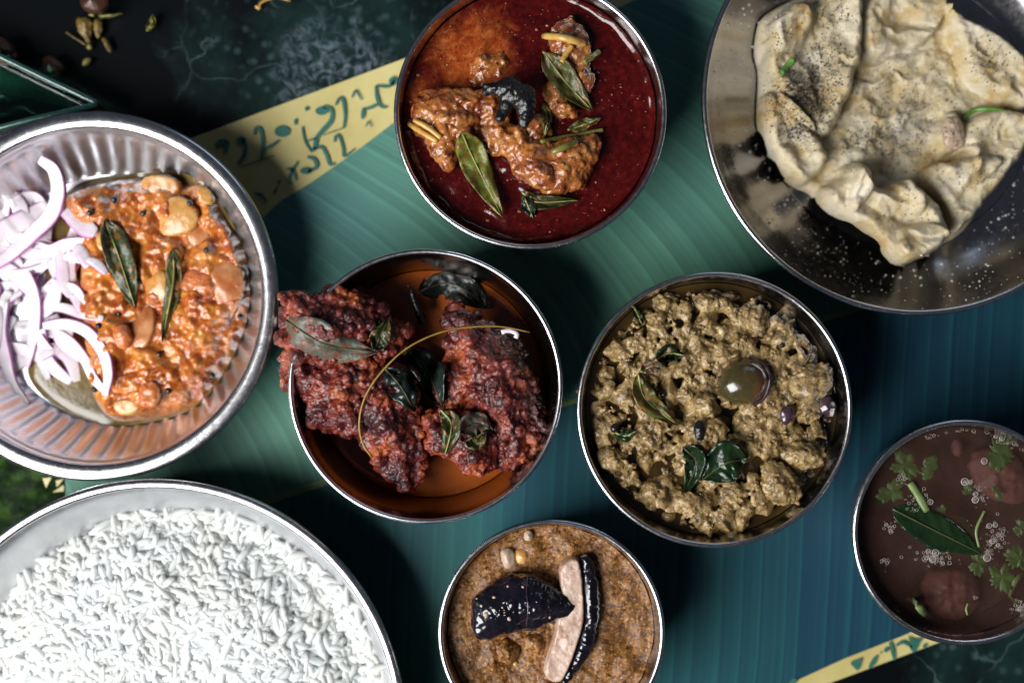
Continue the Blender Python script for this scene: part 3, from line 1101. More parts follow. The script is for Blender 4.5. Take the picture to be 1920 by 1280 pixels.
for k, (x, y) in enumerate([(372, 335), (618, 348), (466, 381), (294, 379), (518, 836), (690, 907), (780, 716), (548, 955), (309, 950), (672, 500), (388, 705), (322, 745), (455, 600)]):
    lb = ['above the long curry leaf', 'on the biggest yellow onion piece', 'left of the biggest yellow onion piece', 'at the top left corner of the relish, by the onions', 'below the middle onion pieces', 'at the lower right edge of the relish',
          'below the large pinkish petal', 'near the bottom middle of the relish', 'at the bottom left by the lowest onion tips', 'above the large pinkish petal', 'right of the small white onion strips', 'under the flat onion strip tip', 'between the two curry leaves'][k]
    seed_ball('mustard_seed', 'plate', x, y, 11, 'mustard', 'tiny black mustard seed ' + lb, 'mustard seed', SO, 'mustard seeds in the relish', sink=0.2, seed=k)

# raw onion slices
m, nt, b = new_mat('raw_red_onion')
co = geo_pos(nt)
at = nt.nodes.new('ShaderNodeAttribute')
at.attribute_name = 'edge'
fl1 = mix(nt, ramp(nt, noise(nt, 120, 3, 0.5, co), [(0.35, (0, 0, 0)), (0.7, (1, 1, 1))]), (0.80, 0.76, 0.78), (0.70, 0.60, 0.70))
c = mix(nt, ramp(nt, at.outputs['Fac'], [(0.80, (0, 0, 0)), (1.0, (1, 1, 1))]), fl1, (0.40, 0.16, 0.36))
nt.links.new(c, b.inputs['Base Color'])
b.inputs['Roughness'].default_value = 0.25
b.inputs['Subsurface Weight'].default_value = 0.9
b.inputs['Subsurface Radius'].default_value = (1, .8, 1)
b.inputs['Subsurface Scale'].default_value = 0.002
bump(nt, b, noise(nt, 350, 3, 0.5, co), 0.2, 0.0004)
M['onion'] = m


def onion(pts, width, side, label, lift=0.0, thick=0.24, tilt=0.3, rise=(0, 0), f='plate'):
    n = 26
    L = curve_pts(fr(f, pts), n)
    hw = plen(width * 0.8 / FR[f][2]) / 2
    D = np.array([SO.drop(*q) for q in L])
    t = np.linspace(0, 1, n)
    fit = np.polyval(np.polyfit(t, D[:, 2], 1), t)
    zz = np.maximum(fit, 0.65 * fit + 0.35 * D[:, 2]) + hw * thick * 0.8 + lift + rise[0] * (1 - t) ** 2 + rise[1] * t ** 2
    Pn = np.array([px(q[0], q[1], z) for q, z in zip(L, zz)])
    T = np.gradient(Pn, axis=0)
    T /= np.linalg.norm(T, axis=1)[:, None]
    V, E = [], []
    sec = [(1, -.8), (1, .8), (.82, 1), (.3, 1.05), (-.3, 1.0), (-.85, 1), (-1, .75), (-1, -.75), (-.8, -1), (.8, -1)]
    eds = [1, 1, .86, .5, .3, .1, 0, 0, .1, .9]
    for k in range(n):
        s = np.cross(T[k], (0, 0, 1.0))
        s /= np.linalg.norm(s)
        s *= side
        u = np.array((0, 0, 1.0))
        ca, sa = math.cos(tilt), math.sin(tilt)
        s2, u2 = s * ca + u * sa, u * ca - s * sa
        w = hw * (0.25 + 0.75 * math.sin(math.pi * (0.06 + 0.88 * t[k])) ** 0.6)
        h = hw * thick * (0.6 + 0.4 * math.sin(math.pi * t[k]))
        for (a, c_), e in zip(sec, eds):
            V.append(Pn[k] + s2 * a * w + u2 * c_ * h)
            E.append(e)
    m_ = len(sec)
    F = [[k * m_ + j, k * m_ + (j + 1) % m_, (k + 1) * m_ + (j + 1) % m_, (k + 1) * m_ + j] for k in range(n - 1) for j in range(m_)]
    F += [list(range(m_))[::-1], [(n - 1) * m_ + j for j in range(m_)]]
    o = mk('onion_slice', V, F, M['onion'], attrs={'edge': E})
    tag(o, label, 'onion slice', 'raw onion slices on the fluted plate')
    SO.add(o)
    return o


random.seed(4)
for k in range(60):                                     # lower slices of the pile, seen in the gaps
    a = random.uniform(0, math.pi)
    x, y = random.uniform(-130, 245), random.uniform(360, 900)
    if (x < 60 and y > 850) or (y < 450 and x > 130) or (x > 60 and y > 850):
        x, y = random.uniform(-80, 200), random.uniform(480, 820)
    l, bd = random.uniform(55, 105), random.uniform(-40, 40)
    dx, dy = math.cos(a) * l, math.sin(a) * l
    onion([(x - dx, y - dy), (x - dy * bd / l, y + dx * bd / l), (x + dx, y + dy)], random.uniform(44, 70), random.choice((-1, 1)),
          'pale onion slice low at the %s of the pile, %s' % (('top', 'upper middle', 'lower middle', 'bottom')[min(3, max(0, int((y - 360) / 135)))], ('by the left edge', 'in its centre', 'next to the relish')[0 if x < 20 else 1 if x < 150 else 2]), tilt=random.uniform(-.4, .5))
for pts, w, sd, lb, kw in [
    ([(-60, 470), (20, 430), (90, 395), (160, 350)], 90, -1, 'broad pale onion slice under the long curved top slice', {}),
    ([(190, 350), (235, 385), (275, 425), (310, 445)], 85, 1, 'broad purple tinged onion slice touching the top of the relish', {}),
    ([(20, 660), (5, 760), (20, 850), (40, 930), (90, 1000)], 58, -1, 'pale onion slice hanging lowest at the left of the pile', {}),
    ([(-60, 640), (-20, 700), (-25, 800), (-60, 880)], 70, 1, 'onion slice cut by the left picture edge', {}),
    ([(120, 480), (165, 500), (220, 480), (290, 470)], 55, -1, 'white onion slice under the small chips near the relish', {}),
    ([(128, 850), (180, 820), (225, 850), (250, 925)], 62, 1, 'white bent onion slice near the bottom of the pile', {}),
    ([(190, 765), (235, 800), (280, 860), (305, 915), (350, 965)], 50, -1, 'purple edged onion slice inside the bottom curved slice', {}),
    ([(130, 630), (190, 618), (245, 625), (278, 670)], 42, -1, 'short bent onion strip in the middle, its tip on the relish', {}),
    ([(140, 692), (200, 686), (270, 708), (335, 722)], 44, 1, 'flat purple topped onion strip reaching over the relish', {}),
    ([(192, 480), (200, 540), (208, 610), (230, 650)], 52, 1, 'upright white onion strip in the middle of the pile', {}),
    ([(140, 745), (215, 738), (285, 765), (335, 830), (352, 900), (342, 970)], 56, -1, 'large curved onion slice hooking down at the relish edge', dict(lift=0.002)),
    ([(88, 570), (112, 650), (112, 760), (85, 880)], 60, -1, 'long upright onion slice with purple right edge', dict(lift=0.001)),
    ([(30, 575), (100, 568), (172, 540)], 34, -1, 'small onion strip with purple edge below the top slice', {}),
    ([(240, 490), (265, 510), (285, 555)], 56, 1, 'thick white onion chip at the relish edge', dict(thick=0.6)),
    ([(285, 530), (315, 545), (345, 575)], 42, 1, 'small white onion chip lying on the relish', dict(thick=0.5)),
    ([(130, 205), (175, 240), (190, 310), (168, 385), (110, 445), (40, 510), (-30, 560)], 74, -1, 'long curved onion slice on top of the pile with purple edge', dict(lift=0.004, rise=(0.003, 0)))]:
    onion(pts, w, sd, lb, **kw)

# ============================================================ red curry bowl
m, nt, b = new_mat('red_gravy')
co = geo_pos(nt)
n1 = noise(nt, 110, 8, 0.72, co, 0.8)
red = ramp(nt, noise(nt, 420, 6, 0.7, co), [(0.3, (0.020, 0.0014, 0.0018)), (0.55, (0.066, 0.0036, 0.0034)), (0.78, (0.13, 0.010, 0.006))])
org = ramp(nt, noise(nt, 260, 6, 0.7, co, 0.5), [(0.36, (0.16, 0.018, 0.005)), (0.52, (0.28, 0.055, 0.010)), (0.66, (0.38, 0.12, 0.03))])
at = nt.nodes.new('ShaderNodeAttribute')
at.attribute_name = 'oil'
ad = nd(nt, 'ShaderNodeMath', operation='ADD')
nt.links.new(at.outputs['Fac'], ad.inputs[0])
nt.links.new(n1, ad.inputs[1])
c = mix(nt, ramp(nt, ad.outputs[0], [(0.66, (0, 0, 0)), (0.98, (1, 1, 1))]), red, org)
v = nd(nt, 'ShaderNodeTexVoronoi', Scale=520.0)
nt.links.new(co, v.inputs['Vector'])
c = mix(nt, ramp(nt, v.outputs['Distance'], [(0.10, (0.8, 0.8, 0.8)), (0.2, (0, 0, 0))]), c, (0.02, 0.002, 0.002))
nt.links.new(c, b.inputs['Base Color'])
nt.links.new(ramp(nt, noise(nt, 200, 3, 0.6, co), [(0.35, (0.05,) * 3), (0.7, (0.2,) * 3)]), b.inputs['Roughness'])
bump(nt, b, noise(nt, 260, 4, 0.6, co), 0.22, 0.0005)
M['gravy_red'] = m
gravy = pool('red_gravy', curry_bowl, 0.0425, M['gravy_red'], 'dark red oily gravy filling the top bowl', 'gravy', 0.0014, 150, 0.0018, 80, 200)
Vg, _F = GEO[gravy.name]
xs, ys = (Vg[:, 0] - curry_bowl['X']) / curry_bowl['R'], (Vg[:, 1] - curry_bowl['Y']) / curry_bowl['R']
oil = np.clip(0.75 - 1.5 * np.hypot(xs + 0.42, ys - 0.46), -0.3, 0.6)
oil = np.maximum(oil, np.clip(0.5 - 1.9 * np.hypot(xs + 0.75, ys - 0.15), -0.3, 0.5))
a_ = gravy.data.attributes.new('oil', 'FLOAT', 'POINT')
a_.data.foreach_set('value', oil.astype(np.float32))
M['meat'] = food('gravy_coated_meat', [(0.28, (0.13, 0.026, 0.008)), (0.43, (0.30, 0.092, 0.022)), (0.60, (0.42, 0.16, 0.04)), (0.76, (0.54, 0.29, 0.11))], 80, 0.16, 0.8, 0.0008, 460,
                 fine=(210, 0.50, 0.66, (0.12, 0.016, 0.006)),
                 sss=0.15, coat=0.4, speck=(700, 0.12, (0.05, 0.012, 0.006)))
M['char'] = food('blackened_pod', [(0.3, (0.004, 0.004, 0.005)), (0.7, (0.016, 0.014, 0.014))], 200, 0.25, 0.8, 0.0008, 330)
M['ginger'] = food('ginger', [(0.3, (0.42, 0.22, 0.04)), (0.7, (0.58, 0.38, 0.10))], 200, 0.25, 0.3, 0.0004, 500, sss=0.3)
M['stalk'] = food('green_stalk', [(0.3, (0.14, 0.13, 0.025)), (0.7, (0.24, 0.22, 0.05))], 200, 0.3, 0.3, 0.0003, 500)
SC = Surf(gravy)
r_ = np.random.default_rng(91)
bits = []
for k in range(260):
    a, q = r_.uniform(0, 6.283), math.sqrt(r_.random()) * curry_bowl['R'] * 0.9
    X, Y = curry_bowl['X'] + q * math.cos(a), curry_bowl['Y'] + q * math.sin(a)
    s_ = 0.00025 + 0.0006 * r_.random() ** 4
    bits.append((ICO1[0] * (s_ * r_.uniform(.8, 1.6), s_, s_ * 0.6) + (X, Y, SC.z(X, Y)), ICO1[1]))
o = mk('spice_flecks', *join(bits), food('spice_fleck', [(0.35, (0.10, 0.02, 0.01)), (0.5, (0.20, 0.05, 0.02)), (0.65, (0.36, 0.18, 0.08))], 300, 0.3, 0))
tag(o, 'tiny spice flecks floating on the dark red gravy', 'spice', kind='stuff')
G = 'meat pieces in the red gravy'
NZ = ((3, 0.0022), (9, 0.0018), (22, 0.0008))


def meat(pts, z0, th, lb, seed, tilt=(0, 0)):
    c = np.array(px(*fr('curry', [np.mean(pts, 0)])[0], z0)[:2])
    o = lump('meat_piece', 'curry', pts, z0, th, M['meat'], None, 0.0006, lambda Q: (Q - c) @ np.array(tilt) + 0.0015 * fbm(P3(Q[:, 0], Q[:, 1]) * 120, 2, seed), NZ, None, seed, 3)
    tag(o, lb, 'meat piece', G)
    SC.add(o)


meat([(410, 300), (500, 262), (620, 262), (642, 320), (600, 380), (500, 432), (430, 442), (420, 380)], 0.0415, 0.004, 'meat piece half sunk in the orange oily gravy', 21)
meat([(860, 118), (960, 105), (1000, 150), (1032, 210), (1035, 280), (1042, 380), (1048, 450), (1010, 475), (960, 430), (900, 350), (840, 280), (808, 210), (830, 150)], 0.044, 0.007, 'meat piece at the upper right of the red gravy, under a ginger stick', 22)
meat([(795, 430), (850, 390), (930, 480), (995, 560), (930, 612), (850, 592), (795, 520)], 0.044, 0.006, 'small meat piece under the olive leaf in the red gravy', 23)
meat([(180, 470), (280, 445), (400, 455), (455, 520), (492, 600), (482, 700), (425, 745), (385, 700), (345, 855), (290, 842), (250, 760), (180, 680), (145, 600), (155, 520)], 0.045, 0.008, 'large brown meat piece at the left of the red gravy', 24)
meat([(430, 480), (560, 430), (640, 470), (640, 600), (580, 700), (480, 660), (440, 570)], 0.046, 0.008, 'meat piece under the blackened pod in the red gravy', 25)
meat([(560, 650), (640, 600), (705, 670), (760, 715), (840, 728), (900, 690), (990, 695), (1050, 672), (1095, 700), (1062, 800), (1012, 880), (1015, 942), (940, 960), (900, 982), (820, 982), (770, 932), (700, 905), (645, 892), (615, 800), (575, 740)], 0.046, 0.0095, 'biggest glossy meat piece at the bottom of the red gravy', 26)
meat([(640, 640), (700, 620), (730, 700), (700, 790), (650, 780)], 0.050, 0.006, 'knob of meat in the centre of the red gravy', 27)
meat([(840, 740), (930, 720), (1010, 730), (1020, 800), (940, 860), (860, 830)], 0.050, 0.006, 'upper flake of meat under the green stalks', 28)
meat([(300, 450), (420, 430), (520, 470), (500, 580), (400, 600), (310, 540)], 0.0470, 0.007, 'meat piece between the left piece and the blackened pod', 34)
meat([(700, 560), (790, 560), (840, 640), (800, 730), (720, 720), (690, 640)], 0.0455, 0.006, 'meat piece under the small folded olive leaf', 35)
meat([(380, 560), (500, 560), (620, 590), (660, 690), (600, 790), (500, 730), (420, 660)], 0.0445, 0.007, 'flat meat flake joining the left and bottom meat pieces', 29)
meat([(230, 560), (300, 540), (400, 600), (440, 690), (390, 730), (300, 650)], 0.0500, 0.006, 'upper ridge of the large left meat piece', 30)
meat([(700, 800), (780, 760), (860, 830), (900, 930), (800, 950), (700, 880)], 0.0500, 0.006, 'glossy knob at the lower edge of the biggest meat piece', 33)
pod = lump('blackened_pod', 'curry', [(415, 478), (500, 428), (600, 396), (650, 382), (695, 420), (745, 440), (765, 540), (735, 610), (715, 645), (680, 630), (670, 560), (648, 520), (620, 570), (585, 625), (558, 645), (562, 570), (590, 505), (555, 462), (480, 480)],
           0.0555, 0.0045, M['char'], None, 0.0005, None, ((6, 0.001), (20, 0.0006)), None, 31, 2)
tag(pod, 'blackened leathery pod on the meat in the red gravy', 'pod')
SC.add(pod)
G = 'curry leaves in the red gravy'
leaf('curry', [(795, 258), (900, 400), (1042, 555)], 150, 'leaf_olive', 'dark olive curry leaf with pale rib on the upper right meat', SC, group=G, fold=0.12, seed=3)
leaf('curry', [(388, 660), (450, 800), (592, 1085)], 165, 'leaf_lime', 'bright yellow green curry leaf at the lower left of the red gravy', SC, group=G, fold=0.12, seed=4, rise=(0.003, 0))
leaf('curry', [(690, 960), (760, 1010), (968, 1003)], 90, 'leaf_dark', 'dark curry leaf at the bottom of the red gravy', SC, group=G, fold=0.25, seed=5)
leaf('curry', [(700, 985), (725, 1040), (745, 1090)], 80, 'leaf_black', 'small black curled leaf under the bottom dark leaf', SC, group=G, fold=0.3, seed=6)
leaf('curry', [(800, 520), (815, 600), (800, 690)], 60, 'leaf_olive', 'small folded olive leaf in the centre of the red gravy', SC, group=G, fold=-0.3, seed=7)
leaf('curry', [(920, 650), (1000, 625), (1085, 590)], 70, 'leaf_olive', 'olive leaf half sunk below the upper right meat', SC, group=G, fold=0.2, seed=8)
G = 'ginger sticks in the red gravy'
stick('ginger_stick', 'curry', [(798, 180), (900, 190), (1012, 222)], 38, 'ginger', 'thick yellow ginger stick on the upper right meat piece', 'ginger stick', SC, G, lift=0.001)
stick('ginger_stick', 'curry', [(888, 312), (915, 265), (942, 228)], 30, 'ginger', 'small ginger stick below the thick one on the upper meat', 'ginger stick', SC, G)
stick('ginger_stick', 'curry', [(122, 618), (190, 660), (268, 708)], 30, 'ginger', 'lower of two ginger sticks at the left bowl edge', 'ginger stick', SC, G, lift=0.0006)
stick('ginger_stick', 'curry', [(150, 600), (215, 635), (286, 690)], 28, 'ginger', 'upper of two ginger sticks at the left bowl edge', 'ginger stick', SC, G, lift=0.0012)
G = 'green stalks in the red gravy'
stick('green_stalk', 'curry', [(785, 708), (880, 690), (980, 672), (1095, 650)], 24, 'stalk', 'long thin green stalk across the biggest meat piece', 'stalk', SC, G, lift=0.001)
stick('green_stalk', 'curry', [(842, 762), (900, 735), (972, 706)], 34, 'stalk', 'short thick green stalk beneath the long thin one', 'stalk', SC, G, lift=0.0005)
stick('green_stalk', 'curry', [(1000, 312), (1040, 285), (1078, 258)], 34, 'stalk', 'dull green pod end at the right of the upper meat', 'stalk', SC, G, lift=0.0008)

# ============================================================ fried chicken bowl
m, nt, b = new_mat('orange_frying_oil')
co = geo_pos(nt)
c = ramp(nt, noise(nt, 50, 4, 0.6, co), [(0.3, (0.36, 0.075, 0.010)), (0.7, (0.56, 0.14, 0.018))])
v = nd(nt, 'ShaderNodeTexVoronoi', Scale=330.0)
nt.links.new(co, v.inputs['Vector'])
c = mix(nt, ramp(nt, v.outputs['Distance'], [(0.07, (1, 1, 1)), (0.14, (0, 0, 0))]), c, (0.07, 0.012, 0.004))
nt.links.new(c, b.inputs['Base Color'])
b.inputs['Roughness'].default_value = 0.2
bump(nt, b, noise(nt, 90, 3, 0.5, co), 0.2, 0.0006)
M['oil'] = m
oil_pool = pool('frying_oil', fry_bowl, 0.0205, M['oil'], 'orange spiced oil in the bottom of the fried chicken bowl', 'oil', 0.0003, 80, 0.001)
M['fried'] = food('fried_masala_crust', [(0.30, (0.014, 0.003, 0.005)), (0.43, (0.070, 0.008, 0.008)), (0.56, (0.19, 0.026, 0.013)), (0.68, (0.38, 0.085, 0.020)), (0.84, (0.54, 0.19, 0.05))], 75, 0.24, 0.9, 0.0008, 1000,
                  coat=0.35, fine=(240, 0.54, 0.68, (0.025, 0.005, 0.007)))
SF = Surf(oil_pool)
CR = ((1100, 0.0003, 0.0013), (230, 0.0010, 0.0030), (45, 0.0024, 0.0048))


def fried(pts, z0, th, lb, seed, tilt=(0, 0), crumbs=CR, parent=None, name='fried_chicken_piece'):
    c = np.array(px(*fr('fry', [np.mean(pts, 0)])[0], z0)[:2])
    o = lump(name, 'fry', pts, z0, th, M['fried'], parent, 0.00042, lambda Q: (Q - c) @ np.array(tilt) + 0.003 * fbm(P3(Q[:, 0], Q[:, 1]) * 70, 2, seed), ((2.5, 0.0042), (7, 0.0026), (18, 0.001)), crumbs, seed, 2, 0.0022)
    if parent is None:
        tag(o, lb, 'fried chicken', 'fried chicken pieces')
    SF.add(o)
    return o


fried([(60, 470), (160, 500), (330, 520), (450, 560), (560, 560), (610, 640), (600, 740), (640, 830), (622, 920), (612, 1050), (592, 1105), (562, 1120), (530, 1080), (470, 1040), (440, 960), (400, 900), (350, 842), (280, 850), (200, 800), (140, 700), (60, 640), (30, 560)],
      0.038, 0.013, 'long crumbly fried chicken piece at the left, pointing down', 41, (0.0, 0.15))
fried([(45, 240), (100, 218), (160, 242), (240, 212), (320, 232), (400, 270), (450, 330), (540, 380), (560, 470), (470, 500), (330, 530), (180, 540), (60, 500), (30, 430), (32, 330)],
      0.043, 0.013, 'knobbly fried chicken piece at the upper left leaning over the rim', 42, (-0.2, 0.0))
fried([(735, 290), (860, 300), (890, 380), (1000, 400), (1050, 470), (1085, 550), (1130, 650), (1145, 760), (1175, 860), (1150, 915), (1080, 955), (1000, 990), (930, 960), (880, 800), (760, 780), (700, 740), (690, 650), (702, 580), (742, 480), (742, 380)],
      0.036, 0.015, 'big fried chicken drumstick at the right of the bowl', 43, (-0.12, 0.05))
fried([(640, 850), (660, 785), (720, 760), (820, 790), (920, 830), (960, 930), (915, 1015), (850, 1020), (785, 1000), (745, 925), (650, 905)],
      0.041, 0.010, 'small fried chicken knob at the bottom below the drumstick', 44)
G = 'curry leaves on the fried chicken'
leaf('fry', [(25, 340), (200, 450), (435, 490)], 185, 'leaf_grey', 'large dull grey green leaf draped over the upper left chicken', SF, group=G, fold=-0.1, seed=9, rib='rib_dark', lift=0.001, drape=0.85)
leaf('fry', [(425, 480), (450, 420), (490, 340)], 90, 'leaf_dark', 'small dark green leaf at the inner edge of the upper left chicken', SF, group=G, fold=0.2, seed=10, rib='rib_dark')
leaf('fry', [(470, 560), (540, 640), (600, 750)], 130, 'leaf_black', 'blackened leaf on the inner side of the long left piece', SF, group=G, fold=-0.2, seed=11, rib='rib_dark', drape=0.8)
leaf('fry', [(615, 225), (760, 190), (930, 300)], 170, 'leaf_black', 'crisp black leaf at the top of the drumstick', SF, group=G, fold=-0.2, seed=12, rib='rib_dark', lift=0.002, drape=0.5)
leaf('fry', [(560, 470), (650, 560), (720, 730)], 150, 'leaf_black', 'black leaf hidden deep between the chicken pieces', SF, group=G, fold=0.2, seed=13, rib='rib_dark', drape=0.9, lift=0.004)
leaf('fry', [(715, 740), (760, 810), (725, 960)], 90, 'leaf_dark', 'narrow green leaf beside the small bottom chicken knob', SF, group=G, fold=0.2, seed=14, rib='rib_pale')
leaf('fry', [(790, 830), (870, 800), (940, 830)], 120, 'leaf_grey', 'crumpled grey green leaf on the bottom of the drumstick', SF, group=G, fold=0.3, seed=15, rib='rib_dark', wav=2)
leaf('fry', [(820, 880), (870, 885), (910, 840)], 70, 'leaf_olive', 'small curled olive leaf on the bottom chicken knob', SF, group=G, fold=0.4, seed=16, rib='rib_dark')
M['dry_stem'] = food('dry_stem', [(0.3, (0.20, 0.12, 0.015)), (0.7, (0.34, 0.22, 0.035))], 300, 0.4, 0.3, 0.0003, 600)
L = curve_pts(fr('fry', [(1102, 402), (980, 378), (860, 378), (750, 392), (640, 430), (540, 490), (450, 580), (395, 660), (365, 740), (358, 820), (375, 890), (414, 948)]), 48)
zt = np.interp(np.linspace(0, 1, 48), [0, .25, .5, .75, 1], [0.051, 0.056, 0.0585, 0.056, 0.049])
V, F = tube(np.array([px(x, y, z) for (x, y), z in zip(L, zt)]), np.linspace(0.0003, 0.00045, 48), 7)
tag(mk('leaf_stem', V, F, M['dry_stem']), 'thin yellow curved leaf stem arching over the fried chicken', 'stem')
L = curve_pts(fr('fry', [(568, 198), (585, 215), (592, 250), (612, 300), (640, 360)]), 14)
V, F = tube(np.array([px(x, y, 0.038 - 0.0006 * k) for k, (x, y) in enumerate(L)]), np.linspace(0.0003, 0.0022, 14), 7)
tag(mk('chilli_tip', V, F, M['char']), 'black pointed chilli tip between the fried chicken pieces', 'chilli')
L = curve_pts(fr('fry', [(978, 402), (1010, 394), (1045, 408), (1040, 428)]), 12)
V, F = tube(np.array([px(x, y, 0.047) for (x, y) in L]), np.full(12, 0.0010), 6)
tag(mk('onion_sliver', V, F, M['onion'], attrs={'edge': np.full(len(V), 0.75)}), 'tiny pink onion sliver at the top right of the drumstick', 'onion')

# ============================================================ minced masala bowl
M['mince'] = food('minced_masala', [(0.28, (0.040, 0.024, 0.008)), (0.41, (0.17, 0.105, 0.032)), (0.55, (0.32, 0.21, 0.078)), (0.72, (0.52, 0.38, 0.18))], 200, 0.17, 1.0, 0.0008, 1000,
                  sss=0.12, coat=0.5, speck=(420, 0.09, (0.03, 0.016, 0.006)))
M['mince_oil'] = food('masala_oil', [(0.3, (0.022, 0.013, 0.004)), (0.7, (0.06, 0.035, 0.009))], 80, 0.1, 0.2, 0.0005, 200)
gz = 0.0405
mo = pool('masala_oil', mince_bowl, gz, M['mince_oil'], 'dark glossy oil showing between the minced masala and the bowl wall', 'oil', 0.0004, 100)
mx_, my_, mR = mince_bowl['X'], mince_bowl['Y'], mince_bowl['rad'](gz)
th = np.linspace(0, 2 * math.pi, 120, endpoint=False)
mp = np.stack([mx_ + np.cos(th) * mR * (0.965 + 0.03 * np.sin(7 * th + 1) * np.sin(3 * th)), my_ + np.sin(th) * mR * (0.965 + 0.03 * np.sin(5 * th) * np.sin(2 * th + 2))], 1)


def zm(Q, d):
    p = P3(Q[:, 0], Q[:, 1])
    wp = p + 0.0012 * np.stack([vnoise(p * 160, 31), vnoise(p * 160, 32), np.zeros(len(p))], 1)
    edge = np.minimum(1, d / 0.006)
    big = domes(wp * 62, 41, 0.8)
    z = -0.0050 + 0.0105 * big + 0.0034 * domes(wp * 140, 42) + 0.0020 * domes(wp * 310, 43, 0.72) + 0.0014 * domes(wp * 560, 44, 0.72) + 0.004 * fbm(p * 45, 3, 45)
    z -= 0.004 * np.clip(((Q[:, 0] - mx_) + (Q[:, 1] - my_) * -0.2) * -1 / mR - 0.55, 0, 1) * 2
    return gz - 0.004 + (z + 0.004) * edge


rm = np.random.default_rng(12)
Cs, Rs = [], []
for n_, r0, r1, up in ((260, 0.0030, 0.0062, -0.001), (900, 0.0012, 0.0032, 0.0022), (2600, 0.0005, 0.0014, 0.0036)):
    a, q = rm.uniform(0, 2 * math.pi, n_), np.sqrt(rm.random(n_)) * mR * 0.955
    Q = np.stack([mx_ + q * np.cos(a), my_ + q * np.sin(a)], 1)
    Zf = zm(Q, np.maximum(sdf(mp, Q), 0))
    ok = (sdf(mp, Q) > 0.001) & (fbm(P3(Q[:, 0], Q[:, 1]) * 95, 2, 14) > (-1 if r0 > 0.002 else -0.12))
    Rr = r0 + (r1 - r0) * rm.random(n_) ** 1.8
    Cs.append(np.c_[Q, np.minimum(Zf * 0.75 + (gz + 0.001) * 0.25, gz + 0.005) + up * 0.4 - Rr * 0.3][ok])
    Rs.append(Rr[ok])
Cs, Rs = np.vstack(Cs), np.concatenate(Rs)
blobs = []
for c_, r1 in zip(Cs, Rs):
    blobs.append((ICO1[0] * (1 + 0.2 * rm.normal(size=(len(ICO1[0]), 1))) * r1 * np.array((rm.uniform(.85, 1.35), rm.uniform(.75, 1.1), rm.uniform(.6, .95))) @ rotm(0, 0, rm.uniform(0, 6.28)).T + c_, ICO1[1]))
V, F = join(blobs)
V, N, F = remesh(V, F, 0.0005, 1)
V = V + N * (0.0006 * fbm(V * 420, 3, 15) + 0.0003 * fbm(V * 1100, 2, 16))[:, None]
mince = mk('minced_masala', V, F, M['mince'])
tag(mince, 'coarse brown minced masala heaped in the bowl right of centre', 'minced masala')
SM = Surf(mo, mince)
crumb_meshes = []
rc = np.random.default_rng(17)
for k in range(5):
    parts = []
    for q in range(11):
        dv = rc.normal(size=3)
        dv = dv / np.linalg.norm(dv) * rc.uniform(0.2, 0.8) * np.array((1.1, 0.8, 0.6))
        parts.append((ICO1[0] * (1 + 0.2 * rc.normal(size=(len(ICO1[0]), 1))) * rc.uniform(0.28, 0.5) + dv, ICO1[1]))
    Vc, Fc = join(parts)
    me = bpy.data.meshes.new('crumb')
    me.from_pydata(Vc.tolist(), [], Fc)
    me.polygons.foreach_set('use_smooth', [True] * len(me.polygons))
    me.materials.append(M['mince'])
    crumb_meshes.append(me)
r_ = np.random.default_rng(5)
cnt = 0
while cnt < 90:
    a, rr = r_.uniform(0, 2 * math.pi), math.sqrt(r_.random()) * 0.94 * mR
    X, Y = mx_ + rr * math.cos(a), my_ + rr * math.sin(a)
    if SM.z(X, Y) < gz + 0.0015:
        continue
    s = 0.0010 + 0.0016 * r_.random() ** 2
    z = SM.z(X, Y)
    o = bpy.data.objects.new('crumb', crumb_meshes[cnt % 5])
    o.location = Vector((X, Y, z - s * 0.2)) - mince.location
    o.rotation_euler = (r_.uniform(-.6, .6), r_.uniform(-.6, .6), r_.uniform(0, 6.28))
    o.scale = (s, s, s)
    o.parent = mince
    COL.objects.link(o)
    cnt += 1
# lumps that stand out
G = 'larger lumps in the minced masala'
M['mince_lump'] = M['mince']
for k, (pts, lb) in enumerate([
    ([(760, 190), (840, 180), (890, 230), (880, 300), (820, 315), (770, 270)], 'rounded lump at the top of the minced masala'),
    ([(960, 520), (1040, 450), (1130, 450), (1170, 500), (1150, 560), (1080, 610), (1000, 620)], 'large flat lump at the right side of the minced masala'),
    ([(850, 880), (920, 870), (1000, 930), (1040, 1010), (1000, 1060), (910, 1050), (850, 980)], 'large smooth lump at the lower right of the minced masala'),
    ([(570, 590), (630, 570), (675, 630), (640, 680), (580, 670)], 'small square lump left below the round eggplant'),
    ([(520, 700), (600, 680), (690, 690), (700, 780), (620, 820), (540, 810)], 'lump in the centre of the minced masala above the glossy leaf'),
    ([(130, 830), (200, 810), (270, 850), (250, 920), (160, 900)], 'lump at the far left of the minced masala'),
    ([(940, 810), (1040, 780), (1130, 810), (1140, 880), (1040, 900), (950, 870)], 'lump right of the glossy leaf near the bowl wall'),
    ([(400, 150), (480, 150), (490, 210), (430, 230), (390, 200)], 'small lump at the upper left of the minced masala')]):
    c = np.mean(pts, 0)
    zc = SM.drop(*fr('mince', [c])[0])[2]
    o = lump('masala_lump', 'mince', pts, zc + 0.0005, 0.005, M['mince'], None, 0.0005, None, ((5, 0.0018), (16, 0.0012)), ((160, 0.0006, 0.0014),), 60 + k, 2)
    tag(o, lb, 'masala lump', G)
    SM.add(o)
M['baby_eggplant'] = food('cooked_baby_eggplant', [(0.3, (0.030, 0.024, 0.010)), (0.5, (0.060, 0.046, 0.016)), (0.70, (0.15, 0.055, 0.028))], 70, 0.16, 0.5, 0.0008, 160, coat=0.6, speck=(300, 0.05, (0.2, 0.15, 0.08)))
